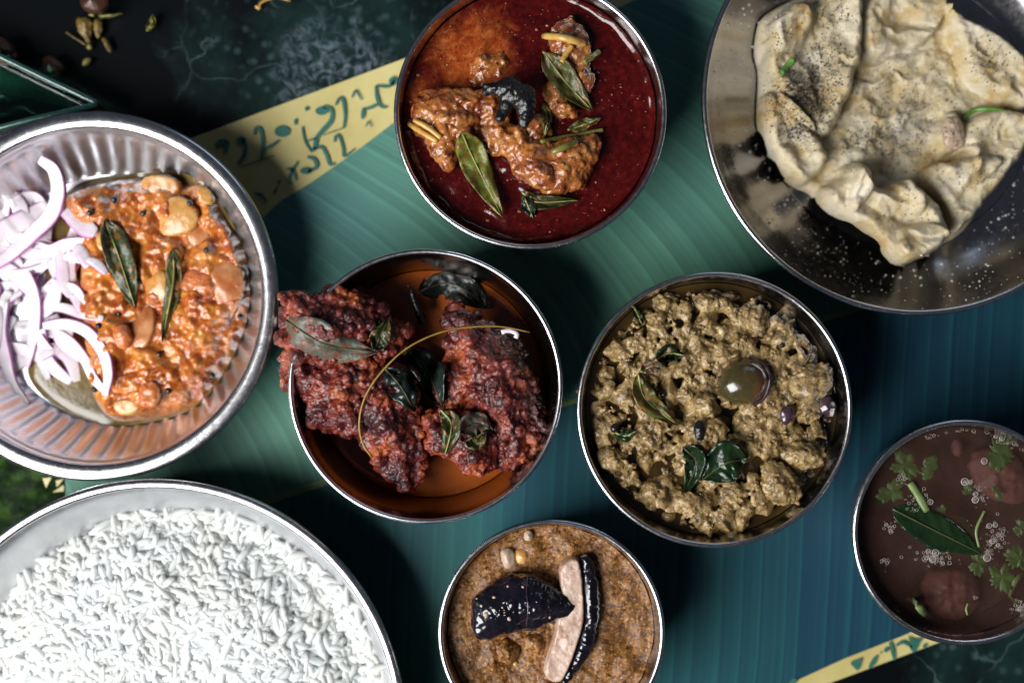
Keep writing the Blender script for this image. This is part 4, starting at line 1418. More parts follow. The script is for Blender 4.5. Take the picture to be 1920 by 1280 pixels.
M['purple_skin'] = food('purple_skin', [(0.3, (0.020, 0.010, 0.016)), (0.7, (0.07, 0.035, 0.05))], 120, 0.18, 0.4, 0.0006, 200, coat=0.4)
d = SM.drop(*fr('mince', [(775, 525)])[0])
R = plen(103 / 2.3268)
V = ICO3[0] * (1.08, 0.98, 0.85)
V = V * (1 + 0.05 * fbm(V * 1.4, 2, 3)[:, None])
V = V @ rotm(0, 0, 0.35).T * R
Cb = np.array(px(*fr('mince', [(775, 525)])[0], 0.047))
ball = mk('round_eggplant', V + Cb, ICO3[1], M['baby_eggplant'])
tag(ball, 'round glossy olive brown baby eggplant on the minced masala', 'eggplant')
Vr, Fr = [], []
for i in range(26):
    t = -1.25 + 2.5 * i / 25
    for j in range(6):
        a = 2 * math.pi * j / 6
        rr = R * (1.06 + 0.10 * math.cos(a) + 0.03 * math.sin(5 * t))
        Vr.append(Cb + np.array((rr * math.cos(t + 0.1), rr * math.sin(t + 0.1) * 0.96, 0.002 + 0.0022 * math.sin(a) - 0.002 * abs(t))))
for i in range(25):
    for j in range(6):
        Fr.append([i * 6 + j, i * 6 + (j + 1) % 6, (i + 1) * 6 + (j + 1) % 6, (i + 1) * 6 + j])
mk('torn_skin', Vr, Fr, M['purple_skin'], ball)
SM.add(ball)
G = 'leaves in the minced masala'
leaf('mince', [(318, 490), (350, 600), (490, 715)], 105, 'leaf_olive', 'folded olive green leaf left of the round eggplant', SM, group=G, fold=0.35, seed=20, lift=0.0025)
leaf('mince', [(330, 480), (380, 455), (425, 465)], 70, 'leaf_grey', 'small shiny pale leaf at the top of the folded olive leaf', SM, group=G, fold=0.1, seed=25, lift=0.004)
leaf('mince', [(395, 430), (450, 400), (520, 410)], 80, 'leaf_wet', 'small dark green leaf above the folded olive leaf', SM, group=G, fold=0.1, seed=21, lift=0.0005)
leaf('mince', [(790, 860), (700, 880), (600, 950)], 200, 'leaf_wet', 'largest glossy dark green leaf near the bottom of the minced masala', SM, group=G, fold=0.35, seed=22, lift=0.0035, rib='rib_dark')
leaf('mince', [(515, 810), (570, 880), (520, 1010)], 110, 'leaf_wet', 'dark green leaf folded against the largest glossy leaf', SM, group=G, fold=0.3, seed=23, lift=0.002, rib='rib_dark')
leaf('mince', [(215, 745), (260, 760), (310, 740)], 60, 'leaf_wet', 'dark leaf scrap beside the peppercorn in the minced masala', SM, group=G, fold=0.1, seed=24)
leaf('mince', [(300, 200), (320, 240), (335, 275)], 46, 'leaf_wet', 'small dark leaf scrap at the upper left of the minced masala', SM, group=G, fold=0.1, seed=26)
seed_ball('peppercorn', 'mince', 214, 726, 20, 'mustard', 'black peppercorn at the left of the minced masala', 'peppercorn', SM, 'peppercorns in the minced masala', sink=0.2)
seed_ball('peppercorn', 'mince', 428, 578, 15, 'mustard', 'small black peppercorn beside the folded olive leaf', 'peppercorn', SM, 'peppercorns in the minced masala', sink=0.2)
seed_ball('peppercorn', 'mince', 945, 365, 12, 'mustard', 'small black peppercorn at the upper right of the minced masala', 'peppercorn', SM, 'peppercorns in the minced masala', sink=0.2)
chunk('eggplant_scrap', 'mince', [(1100, 610), (1150, 580), (1175, 620), (1165, 680), (1120, 665)], 0.004, 'purple_skin', 'dark purple eggplant scrap at the right bowl wall', 'eggplant', SM, 'eggplant scraps in the minced masala', 0.2, seed=71)
chunk('eggplant_scrap', 'mince', [(945, 650), (985, 640), (990, 680), (955, 720)], 0.003, 'purple_skin', 'narrow dark purple eggplant scrap below the round eggplant', 'eggplant', SM, 'eggplant scraps in the minced masala', 0.2, seed=72)
chunk('eggplant_scrap', 'mince', [(565, 705), (590, 695), (605, 740), (590, 780), (568, 760)], 0.003, 'char', 'black eggplant skin strip on the central lump', 'eggplant', SM, 'eggplant scraps in the minced masala', 0.3, seed=73)

# ============================================================ small bowl of brown gravy
m, nt, b = new_mat('brown_gravy')
co = geo_pos(nt)
c = ramp(nt, noise(nt, 75, 6, 0.65, co), [(0.30, (0.10, 0.038, 0.010)), (0.48, (0.21, 0.088, 0.022)), (0.64, (0.30, 0.135, 0.035)), (0.8, (0.36, 0.18, 0.06))])
c = mix(nt, ramp(nt, noise(nt, 520, 4, 0.7, co), [(0.40, (1, 1, 1)), (0.52, (0, 0, 0))]), c, (0.055, 0.020, 0.007))
c = mix(nt, ramp(nt, noise(nt, 800, 3, 0.6, co), [(0.56, (0, 0, 0)), (0.66, (1, 1, 1))]), c, (0.46, 0.24, 0.07))
b.inputs['Specular IOR Level'].default_value = 0.35
v = nd(nt, 'ShaderNodeTexVoronoi', Scale=700.0)
nt.links.new(co, v.inputs['Vector'])
c = mix(nt, ramp(nt, v.outputs['Distance'], [(0.14, (0.9,) * 3), (0.24, (0, 0, 0))]), c, (0.03, 0.012, 0.005))
nt.links.new(c, b.inputs['Base Color'])
nt.links.new(ramp(nt, noise(nt, 300, 3, 0.6, co), [(0.35, (0.18,) * 3), (0.7, (0.42,) * 3)]), b.inputs['Roughness'])
bump(nt, b, noise(nt, 700, 4, 0.7, co), 0.8, 0.0006)
M['gravy_brown'] = m
bgv = pool('brown_gravy', small_bowl, 0.0365, M['gravy_brown'], 'grainy orange brown gravy in the small bottom bowl', 'gravy', 0.0026, 130, rings=110, segs=240)
SB = Surf(bgv)
G = 'lumps in the brown gravy'
M['pale_lump'] = food('pale_onion_lump', [(0.3, (0.36, 0.24, 0.16)), (0.7, (0.50, 0.40, 0.30))], 200, 0.25, 0.5, 0.0006, 500, sss=0.3)
chunk('vegetable_piece', 'small', [(640, 300), (760, 295), (770, 420), (650, 425)], 0.004, 'onion_cooked', 'translucent yellow vegetable square at the top of the brown gravy', 'vegetable', SB, G, -0.5, seed=81)
chunk('vegetable_piece', 'small', [(555, 310), (620, 300), (640, 400), (590, 450), (545, 400)], 0.003, 'pale_lump', 'pale glistening lump left of the yellow vegetable square', 'vegetable', SB, G, -0.2, seed=82)
chunk('vegetable_piece', 'small', [(715, 190), (750, 175), (770, 215), (745, 245), (718, 235)], 0.002, 'pale_lump', 'tiny white lump at the very top of the brown gravy', 'vegetable', SB, G, 0.1, seed=83)
chunk('vegetable_piece', 'small', [(490, 980), (560, 940), (640, 960), (680, 1050), (640, 1130), (560, 1140), (490, 1090)], 0.005, 'gravy_brown', 'gravy covered lump below the black eggplant half', 'vegetable', SB, G, -0.1, seed=84, noise=((5, 0.0015), (14, 0.0009)))
chunk('vegetable_piece', 'small', [(700, 930), (800, 900), (860, 960), (850, 1060), (770, 1100), (700, 1030)], 0.005, 'gravy_brown', 'gravy covered lump between the two eggplant pieces', 'vegetable', SB, G, -0.1, seed=85, noise=((5, 0.0015), (14, 0.0009)))
M['egg_skin'] = food('eggplant_black_skin', [(0.3, (0.003, 0.003, 0.005)), (0.7, (0.010, 0.008, 0.014))], 60, 0.16, 0.35, 0.0008, 130, coat=0.5)
M['egg_flesh'] = food('eggplant_flesh', [(0.3, (0.34, 0.20, 0.14)), (0.55, (0.50, 0.36, 0.28)), (0.8, (0.58, 0.46, 0.40))], 130, 0.3, 0.7, 0.0008, 360, sss=0.25, fine=(420, 0.58, 0.7, (0.30, 0.13, 0.06)))
eg = empty('eggplant_wedge', px(*fr('small', [(1080, 820)])[0], 0.034), 'eggplant wedge with pale flesh and black skin standing in the gravy', 'eggplant')
petal('flesh', 'small', [(955, 440), (1030, 375), (1110, 360), (1140, 480), (1150, 640), (1160, 780), (1140, 900), (1100, 1020), (1068, 1120), (1035, 1200), (990, 1285), (900, 1292), (845, 1230), (860, 1140), (900, 1040), (930, 920), (950, 800), (975, 700), (965, 560)], 'egg_flesh', '', '', SB, None, 0.0, (0.10, 0.0), 0.0, 0.0009, 86, eg, 0.0425, 0.0355, 0.0008, 0.0005)
sk = lump('skin', 'small', [(1108, 355), (1172, 338), (1222, 420), (1252, 560), (1255, 780), (1225, 920), (1202, 1040), (1135, 1140), (1068, 1230), (1010, 1300), (965, 1285), (1015, 1200), (1048, 1120), (1080, 1020), (1116, 900), (1134, 780), (1126, 640), (1115, 480)],
          0.0395, 0.0052, M['egg_skin'], eg, 0.0005, None, ((3, 0.0008),), None, 87, 3)
SB.add(sk)
eh = lump('eggplant_half', 'small', [(330, 640), (450, 562), (560, 512), (700, 488), (790, 494), (900, 545), (1000, 600), (1080, 660), (1135, 722), (1112, 762), (980, 812), (860, 852), (745, 882), (700, 872), (560, 910), (460, 940), (372, 957), (342, 850), (322, 740)],
          0.0405, 0.0085, M['egg_skin'], None, 0.0005, None, ((2, 0.0018), (8, 0.0008), (20, 0.0003)), None, 88, 6)
tag(eh, 'glossy black eggplant half lying skin up in the brown gravy', 'eggplant')
SB.add(eh)
L = curve_pts(fr('small', [(735, 500), (728, 620), (738, 740), (724, 870)]), 18)
pts3 = np.array([px(x, y, SB.drop(x, y)[2] + 0.0002) for x, y in L])
V, F = tube(pts3 - (0, 0, 0.0001), np.full(18, 0.0003), 6)
mk('split_seam', V, F, M['purple_skin'], eh)
r_ = np.random.default_rng(3)
for k, (x, y, r) in enumerate([(490, 655, 13), (590, 575, 10), (700, 580, 11), (430, 780, 20), (600, 810, 18), (800, 690, 6), (895, 800, 12), (1280, 712, 14), (645, 1135, 20), (550, 730, 9), (365, 665, 8)]):
    nmx = ['on the black eggplant half', 'in the gravy'][1 if k in (7, 8) else 0]
    seed_ball('gravy_droplet', 'small', x, y, r, 'pale_lump' if k != 8 else 'ginger', ['uppermost pale drop at the left of the eggplant half', 'pale drop near the top edge of the eggplant half', 'pale drop at the top beside the split of the eggplant half', 'largest pale drop at the left end of the eggplant half', 'large pale drop low in the middle of the eggplant half', 'tiny pale drop on the tapered end of the eggplant', 'pale drop low on the tapered end of the eggplant', 'pale drop in the gravy right of the eggplant wedge', 'yellow drop in the gravy below the eggplant half', 'pale drop in the centre of the blunt eggplant end', 'tiny pale drop at the upper left tip of the eggplant half'][k], 'gravy drop', SB, 'pale drops ' + nmx, sq=(1, .8, .5), rot=1.3 * k, sink=0.2, seed=k)

# ============================================================ broth cup
bz = 0.0485
m, nt, b = new_mat('thin_broth')
co = geo_pos(nt)
c = ramp(nt, noise(nt, 40, 5, 0.6, co, 0.5), [(0.3, (0.044, 0.021, 0.015)), (0.7, (0.095, 0.048, 0.034))])
c = mix(nt, ramp(nt, noise(nt, 1500, 2, 0.5, co), [(0.66, (0, 0, 0)), (0.74, (1, 1, 1))]), c, (0.17, 0.10, 0.075))
nt.links.new(c, b.inputs['Base Color'])
b.inputs['Roughness'].default_value = 0.07
b.inputs['Alpha'].default_value = 0.36
bump(nt, b, noise(nt, 70, 2, 0.5, co), 0.08, 0.0005)
M['broth'] = m
m2, nt, b = new_mat('broth_sediment')
c = ramp(nt, noise(nt, 40, 5, 0.6, geo_pos(nt), 0.5), [(0.3, (0.022, 0.009, 0.007)), (0.7, (0.06, 0.025, 0.018))])
nt.links.new(c, b.inputs['Base Color'])
b.inputs['Roughness'].default_value = 0.6
broth = pool('thin_broth', broth_cup, bz, M['broth'], 'thin reddish brown broth in the cup at the right edge', 'broth', 0.0, 60, 0.001)
sed = pool('broth_sediment', broth_cup, bz - 0.013, m2, 'murky sediment below the surface of the thin broth', 'sediment', 0.002, 90, 0)
M['tomato_skin'] = food('boiled_tomato', [(0.3, (0.11, 0.034, 0.028)), (0.7, (0.18, 0.066, 0.05))], 80, 0.8, 0.3, 0.0006, 200, sss=0.2)
for k, (pts, lb) in enumerate([
    ([(420, 780), (520, 740), (640, 750), (700, 820), (690, 930), (600, 1000), (480, 980), (420, 880)], 'boiled tomato piece sunk at the bottom of the broth'),
    ([(640, 200), (760, 170), (880, 210), (930, 330), (900, 430), (800, 440), (690, 380), (640, 290)], 'boiled tomato piece sunk at the upper right of the broth'),
    ([(560, 140), (610, 130), (612, 210), (570, 215)], 'small pale tomato scrap sunk near the top of the broth')]):
    o = lump('tomato_piece', 'broth', pts, bz - 0.0095, 0.006, M['tomato_skin'], None, 0.0008, None, ((3, 0.0015),), None, 90 + k, 4)
    tag(o, lb, 'tomato piece', 'tomato pieces in the broth')
ST = Surf(broth)
leaf('broth', [(285, 460), (480, 560), (705, 672)], 190, 'leaf_wet', 'large dark curry leaf floating in the middle of the broth', ST, group='curry leaves in the broth', fold=0.01, lift=0.0003, wav=0.06, seed=30, rib='rib_dark')
leaf('broth', [(540, 500), (610, 560), (690, 640)], 110, 'leaf_wet', 'greyish curry leaf tucked beside the large dark leaf', ST, group='curry leaves in the broth', fold=0.01, lift=-0.0010, wav=0.06, seed=31, rib='rib_dark')
M['pale_stalk'] = food('pale_green_stalk', [(0.3, (0.11, 0.17, 0.05)), (0.7, (0.20, 0.26, 0.10))], 200, 0.35, 0.2, 0.0003, 500)
for cx, cy, r, ro, lb, lo, sx in [
    (340, 255, 88, 0.4, 'largest lobed coriander leaf at the upper left of the broth', 5, 1), (455, 272, 56, -0.9, 'coriander scrap right of the largest leaf', 2, 1.3), (285, 378, 70, 2.9, 'pointed coriander leaf at the left below the largest leaf', 3, 1.2),
    (638, 370, 34, 0, 'round coriander scrap among the upper bubbles', 2, 1), (514, 465, 32, 1, 'round coriander scrap at the end of the pale stalk', 2, 1), (790, 200, 88, 0.2, 'bright coriander leaf at the top right of the broth', 4, 1.1),
    (690, 715, 66, 0.3, 'coriander leaf touching the tip of the large dark leaf', 5, 1), (800, 780, 82, 1.3, 'coriander leaf at the right of the broth near the bubbles', 5, 1), (885, 690, 80, 2.2, 'yellowish coriander leaf at the right picture edge', 5, 1),
    (620, 1008, 44, 0.1, 'small coriander leaf near the bottom rim of the broth', 5, 1), (705, 985, 66, -0.4, 'coriander leaf beside the small one near the bottom rim', 5, 1), (885, 548, 45, 0.5, 'small coriander leaf at the right edge above the yellowish leaf', 5, 1),
    (520, 705, 20, 0.5, 'tiny coriander scrap in the lower bubbles', 3, 1), (775, 382, 26, 1.1, 'thin coriander scrap right of the upper bubbles', 2, 1.8)]:
    frond('broth', cx, cy, r, ro, 'leaf_fresh', lb, ST, lobes=lo, sx=sx, lift=-0.0009)
G = 'coriander stalks in the broth'
stick('coriander_stalk', 'broth', [(368, 338), (405, 395), (448, 472)], 38, 'pale_stalk', 'thick pale green stalk at the upper left of the broth', 'stalk', ST, G, flat=0.5, lift=-0.0005)
stick('coriander_stalk', 'broth', [(378, 882), (425, 940), (488, 1003)], 34, 'pale_stalk', 'thick pale green stalk near the bottom left of the broth', 'stalk', ST, G, flat=0.5, lift=-0.0008)
stick('coriander_stalk', 'broth', [(692, 640), (680, 560), (718, 470)], 14, 'pale_stalk', 'thin stem rising from the tip of the large dark leaf', 'stalk', ST, G, flat=0.6)
stick('coriander_stalk', 'broth', [(835, 950), (838, 870), (870, 790), (930, 740)], 26, 'pale_stalk', 'long curved stem at the lower right of the broth', 'stalk', ST, G, flat=0.6)
stick('coriander_stalk', 'broth', [(638, 960), (632, 930), (640, 905)], 10, 'pale_stalk', 'hair thin stem above the small bottom coriander leaf', 'stalk', ST, G, flat=0.6)
chunk('stalk_cube', 'broth', [(765, 900), (815, 915), (802, 978), (755, 960)], 0.003, 'pale_stalk', 'pale green stalk cube at the lower right of the broth', 'stalk', ST, None, -0.3, noise=((4, 0.0003),), seed=95)
m, nt, b = new_mat('bubble_film')
b.inputs['Base Color'].default_value = (0.9, 0.9, 0.88, 1)
b.inputs['Roughness'].default_value = 0.05
b.inputs['Alpha'].default_value = 0.10
M['film'] = m
m, nt, b = new_mat('bubble_ring')
b.inputs['Base Color'].default_value = (0.50, 0.44, 0.38, 1)
b.inputs['Roughness'].default_value = 0.15
b.inputs['Alpha'].default_value = 0.75
M['ring'] = m


def bubble_geo(x, y, r, seg=14):
    c = np.array(px(*fr('broth', [(x, y)])[0], bz + 0.0003))
    R = plen(r / FR['broth'][2], bz)
    ang = np.linspace(0, 2 * math.pi, seg, endpoint=False)
    V, F = [], []
    for a in ang:
        for q in range(5):
            t = 2 * math.pi * q / 5
            rr = R + R * 0.13 * math.cos(t)
            V.append(c + np.array((rr * math.cos(a), rr * math.sin(a), R * 0.16 * math.sin(t) + R * 0.1)))
    for i in range(seg):
        for q in range(5):
            F.append([i * 5 + q, ((i + 1) % seg) * 5 + q, ((i + 1) % seg) * 5 + (q + 1) % 5, i * 5 + (q + 1) % 5])
    return np.array(V), F


def dome_geo(x, y, r, seg=14):
    c = np.array(px(*fr('broth', [(x, y)])[0], bz + 0.0003))
    R = plen(r / FR['broth'][2], bz)
    V, F = [], []
    for i in range(4):
        e = math.pi / 2 * i / 4
        for j in range(seg):
            a = 2 * math.pi * j / seg
            V.append(c + R * np.array((math.cos(e) * math.cos(a), math.cos(e) * math.sin(a), 0.8 * math.sin(e))))
    V.append(c + np.array((0, 0, R * 0.8)))
    for i in range(3):
        for j in range(seg):
            k = (j + 1) % seg
            F.append([i * seg + j, i * seg + k, (i + 1) * seg + k, (i + 1) * seg + j])
    for j in range(seg):
        F.append([3 * seg + j, 3 * seg + (j + 1) % seg, 4 * seg])
    return np.array(V), F


for x, y, r, lb in [(625, 333, 17, 'bubble above the round coriander scrap'), (674, 418, 15, 'largest bubble of the upper right cluster'), (676, 390, 11, 'middle bubble of the upper right cluster'), (716, 236, 14, 'bubble beside the bright top right coriander leaf'),
                    (487, 667, 16, 'larger bubble of the lower cluster under the dark leaf'), (473, 697, 15, 'lowest big bubble of the cluster under the dark leaf'), (453, 660, 11, 'left bubble of the cluster under the dark leaf'),
                    (730, 690, 17, 'bubble over the green leaf at the tip of the dark leaf'), (740, 540, 12, 'bubble at the right, upper of its cluster'), (768, 536, 11, 'bubble at the right beside the upper one of its cluster'),
                    (462, 428, 13, 'bubble at the right of the pale upper stalk'), (800, 128, 13, 'bubble at the top right rim of the broth'), (888, 932, 13, 'bubble at the lower right rim of the broth'), (652, 333, 9, 'small bubble beside the one above the round scrap'),
                    (755, 612, 12, 'bubble right of the large dark leaf tip')]:
    o = mk('bubble', *bubble_geo(x, y, r), M['ring'])
    tag(o, 'clear ' + lb, 'bubble', 'bubbles on the broth')
    mk('film', *dome_geo(x, y, r * 0.98), M['film'], o)
r_ = np.random.default_rng(8)
foam = []
for cx, cy, sx, sy, n in [(380, 440, 40, 32, 26), (500, 690, 100, 34, 80), (690, 400, 34, 50, 26), (770, 590, 50, 70, 60), (275, 550, 26, 28, 22), (250, 715, 22, 26, 14), (880, 930, 40, 40, 24), (840, 150, 60, 30, 26), (640, 340, 24, 20, 10), (430, 400, 40, 40, 24), (330, 320, 40, 30, 16), (675, 880, 10, 10, 4), (740, 660, 30, 40, 26)]:
    for k in range(n):
        foam.append(bubble_geo(cx + r_.normal() * sx * 0.55, cy + r_.normal() * sy * 0.55, 2.5 + 6 * r_.random() ** 2, 9))
for k in range(70):
    a = -0.3 - 1.7 * r_.random()
    foam.append(bubble_geo(628 + 468 * math.cos(a) + r_.normal() * 5, 560 + 468 * math.sin(a) + r_.normal() * 5, 3 + 6 * r_.random() ** 2, 9))
o = mk('fine_foam', *join(foam), M['ring'])
tag(o, 'fine foam of tiny bubbles floating on the broth', 'foam', kind='stuff')

# ============================================================ omelette
m, nt, b = new_mat('omelette_egg')
co = geo_pos(nt)
c = ramp(nt, noise(nt, 55, 6, 0.62, co, 0.3), [(0.28, (0.42, 0.25, 0.08)), (0.40, (0.54, 0.41, 0.20)), (0.50, (0.60, 0.51, 0.33)), (0.66, (0.68, 0.62, 0.49))])
c = mix(nt, ramp(nt, noise(nt, 260, 5, 0.6, co), [(0.52, (0, 0, 0)), (0.68, (1, 1, 1))]), c, (0.64, 0.56, 0.42))
at = nt.nodes.new('ShaderNodeAttribute')
at.attribute_name = 'dust'
dm = mix(nt, 1.0, ramp(nt, noise(nt, 420, 6, 0.75, co), [(0.40, (0, 0, 0)), (0.62, (1, 1, 1))]), at.outputs['Color'], 'MULTIPLY')
c = mix(nt, dm, c, (0.045, 0.036, 0.035))
v = nd(nt, 'ShaderNodeTexVoronoi', Scale=520.0)
nt.links.new(co, v.inputs['Vector'])
c = mix(nt, ramp(nt, v.outputs['Distance'], [(0.07, (0.85,) * 3), (0.13, (0, 0, 0))]), c, (0.10, 0.065, 0.035))
nt.links.new(c, b.inputs['Base Color'])
b.inputs['Roughness'].default_value = 0.28
b.inputs['Subsurface Weight'].default_value = 0.5
b.inputs['Subsurface Radius'].default_value = (1, .7, .35)
b.inputs['Subsurface Scale'].default_value = 0.002
bump(nt, b, noise(nt, 380, 6, 0.72, co), 0.9, 0.0009)
M['egg'] = m
ezf = egg_plate['z0'] + 0.10 * (egg_plate['zr'] - egg_plate['z0'])
Z_E = 0.012
e_base = world_poly('omelette', [(262, 80), (330, 30), (450, -30), (680, -60), (1010, -60), (1062, 40), (1182, 110), (1262, 190), (1345, 230), (1370, 420), (1335, 600), (1272, 685), (1172, 800), (1132, 885), (1062, 952), (1010, 972), (900, 1042), (790, 1078),
                                 (728, 1020), (718, 975), (620, 902), (560, 880), (490, 822), (488, 772), (400, 742), (340, 682), (290, 592), (258, 500), (263, 400), (268, 280), (242, 220), (248, 140)], Z_E, 2)
LAY = []
for pts, hgt, ew in [
    ([(285, 110), (390, 10), (470, 30), (520, -50), (692, -60), (676, 180), (655, 300), (612, 430), (562, 525), (518, 552), (430, 500), (345, 420), (275, 300), (285, 180)], 0.0062, 0.006),
    ([(690, -60), (1015, -60), (1022, 60), (962, 142), (880, 192), (780, 216), (680, 217)], 0.0035, 0.0025),
    ([(990, 0), (1062, 50), (1200, 128), (1345, 235), (1360, 450), (1230, 400), (1120, 350), (1062, 280), (1055, 200), (1020, 110)], 0.0055, 0.005),
    ([(1088, 500), (1200, 425), (1350, 445), (1335, 600), (1262, 690), (1165, 810), (1052, 952), (1022, 900), (1000, 800), (915, 722), (945, 650), (1080, 640)], 0.0060, 0.006),
    ([(262, 390), (330, 370), (440, 470), (535, 585), (545, 665), (500, 712), (425, 742), (345, 690), (285, 590)], 0.0055, 0.006),
    ([(488, 772), (560, 722), (600, 660), (640, 648), (692, 690), (740, 762), (830, 716), (880, 738), (962, 800), (1002, 880), (1022, 972), (900, 1042), (790, 1078), (728, 1020), (650, 940), (495, 830)], 0.0085, 0.008),
    ([(600, 690), (630, 645), (665, 652), (690, 700), (680, 780), (640, 860), (590, 850)], 0.0035, 0.004),
    ([(830, 725), (860, 718), (900, 800), (890, 870), (850, 860)], 0.0026, 0.003),
    ([(760, 960), (830, 900), (960, 900), (1000, 960), (900, 1035), (800, 1065)], 0.0030, 0.004),
    ([(960, 640), (1080, 645), (1180, 620), (1230, 660), (1100, 760), (1000, 740)], 0.0026, 0.004),
    ([(990, 470), (1060, 440), (1098, 520), (1085, 600), (1000, 612), (965, 550)], 0.0030, 0.004),
    ([(290, 110), (400, 15), (460, 60), (450, 160), (390, 215), (300, 215)], 0.0032, 0.004)]:
    LAY.append((world_poly('omelette', pts, 0.016, 2), hgt * 1.9, ew * 0.75))


def ze(Q, d):
    p = P3(Q[:, 0], Q[:, 1])
    Qw = Q + 0.0016 * np.stack([fbm(p * 160, 3, 51), fbm(p * 160, 3, 52)], 1)
    pw = P3(Qw[:, 0], Qw[:, 1])
    edge = np.minimum(1, d / 0.005)
    r = np.hypot(Q[:, 0] - egg_plate['X'], Q[:, 1] - egg_plate['Y']) / (egg_plate['R'] - 0.002)
    fz = np.interp(r, [0, .64, .67, .72, .80, .88, .95], np.array([.10, .10, .115, .16, .28, .48, .76]) * (egg_plate['zr'] - egg_plate['z0']) + egg_plate['z0'])
    z = 0.0045 * (1 - (1 - edge) ** 2) ** 0.5 + 0.0008
    for poly, hgt, ew in LAY:
        e = np.clip(sdf(poly, Qw) / ew, 0, 1)
        dq = sdf(poly, Qw)
        z += hgt * (np.sqrt(1 - (1 - e) ** 2) * (1 - 0.45 * np.clip((dq - ew) / 0.012, 0, 1)))
    wr = np.abs(fbm(pw * np.array((70, 95, 1)) + 0.6 * fbm(p * 90, 2, 5)[:, None], 3, 57))
    z += edge * (0.0045 * (0.35 - wr) + 0.0018 * fbm(p * 90, 2, 58) + 0.0009 * fbm(p * 300, 4, 59))
    return np.maximum(fz, ezf) + np.maximum(z, 0.0006)


om = field('folded_omelette', e_base, ze, 0.0006, M['egg'])
tag(om, 'pale folded peppered omelette with crumpled edges on the wide plate', 'omelette')
Vo = GEO[om.name][0]
dust = np.zeros(len(Vo))
for cx, cy, sx, sy, a in [(450, 370, 110, 80, 0.95), (420, 530, 80, 45, 0.8), (560, 250, 60, 90, 0.55), (700, 560, 90, 40, 0.45), (820, 470, 160, 110, 0.30), (340, 420, 60, 80, 0.5), (480, 300, 70, 60, 0.6)]:
    c_ = np.array(px(*fr('omelette', [(cx, cy)])[0], 0.016)[:2])
    dust = np.maximum(dust, a * np.exp(-(((Vo[:, 0] - c_[0]) / plen(sx / 2.13)) ** 2 + ((Vo[:, 1] - c_[1]) / plen(sy / 2.13)) ** 2)))
om.data.attributes.new('dust', 'FLOAT', 'POINT').data.foreach_set('value', dust.astype(np.float32))
SE = Surf(egg_plate['body'], om)
M['green_bit'] = food('green_chilli', [(0.3, (0.07, 0.20, 0.03)), (0.7, (0.15, 0.32, 0.06))], 200, 0.3, 0.2, 0.0003, 400)
stick('coriander_stalk', 'omelette', [(352, 292), (378, 265), (402, 236)], 30, 'green_bit', 'short bright green stalk at the left of the omelette', 'stalk', SE, None, lift=0.0008)
stick('chilli_slice', 'omelette', [(1080, 480), (1100, 455), (1150, 436), (1240, 446)], 22, 'green_bit', 'curved green chilli slice at the right of the omelette', 'chilli', SE, None, lift=0.0004)
chunk('onion_piece', 'omelette', [(1000, 480), (1050, 460), (1085, 510), (1080, 590), (1020, 600), (985, 550)], 0.003, 'pale_lump', 'pinkish white onion lump in the omelette beside the chilli slice', 'onion piece', SE, None, 0.1, seed=99)
M['pepper'] = food('ground_black_pepper', [(0.3, (0.012, 0.009, 0.010)), (0.7, (0.05, 0.035, 0.03))], 900, 0.6, 0)
r_ = np.random.default_rng(21)
parts = []
for cx, cy, sx, sy, n, r0 in [(450, 370, 90, 90, 900, 2.6), (420, 520, 80, 50, 330, 2.6), (540, 240, 70, 90, 350, 2.4), (820, 520, 210, 130, 800, 2.4), (300, 420, 40, 60, 130, 2.2), (560, 60, 90, 50, 120, 2.4), (850, 330, 160, 80, 240, 2.2), (900, 800, 120, 90, 130, 2.0), (1150, 700, 120, 90, 150, 2.0),
                             (1180, 260, 70, 70, 120, 2.4), (700, 560, 60, 40, 120, 2.8), (350, 150, 50, 50, 50, 2.6)]:
    for k in range(int(n * 2.2)):
        x, y = cx + r_.normal() * sx * 0.7, cy + r_.normal() * sy * 0.7
        dd = SE.drop(*fr('omelette', [(x, y)])[0], 0.018)
        s = plen(r0 * (0.42 + r_.random() ** 3 * 1.9) / 2.1333)
        tv = np.array([(1, 0, 0), (-.6, .8, 0), (-.5, -.8, .1), (0, 0, .8)]) * s
        parts.append((tv @ rotm(r_.uniform(-.5, .5), r_.uniform(-.5, .5), r_.uniform(0, 6.28)).T + dd + (0, 0, s * 0.15), [[0, 1, 3], [1, 2, 3], [2, 0, 3], [0, 2, 1]]))
o = mk('ground_pepper', *join(parts), M['pepper'], smooth=False)
tag(o, 'ground black pepper dusted thickly over the left of the omelette', 'pepper', kind='stuff')
M['salt'] = food('white_spatter', [(0.3, (0.5, 0.48, 0.44)), (0.7, (0.65, 0.63, 0.6))], 300, 0.3, 0)
parts = []
for k in range(620):
    a = r_.uniform(-2.6, 0.1) if r_.random() < 0.7 else r_.uniform(2.4, 4.2)
    rr = egg_plate['R'] * r_.uniform(0.66, 0.97)
    X, Y = egg_plate['X'] + rr * math.cos(a), egg_plate['Y'] + rr * math.sin(a)
    z = SE.z(X, Y)
    s = 0.00022 + 0.0006 * r_.random() ** 6
    parts.append((ICO1[0] * (s, s, s * 0.5) + (X, Y, z + s * 0.3), ICO1[1]))
o = mk('white_spatter', *join(parts), M['salt'])
tag(o, 'fine white specks spattered over the wall of the wide plate', 'specks', kind='stuff')

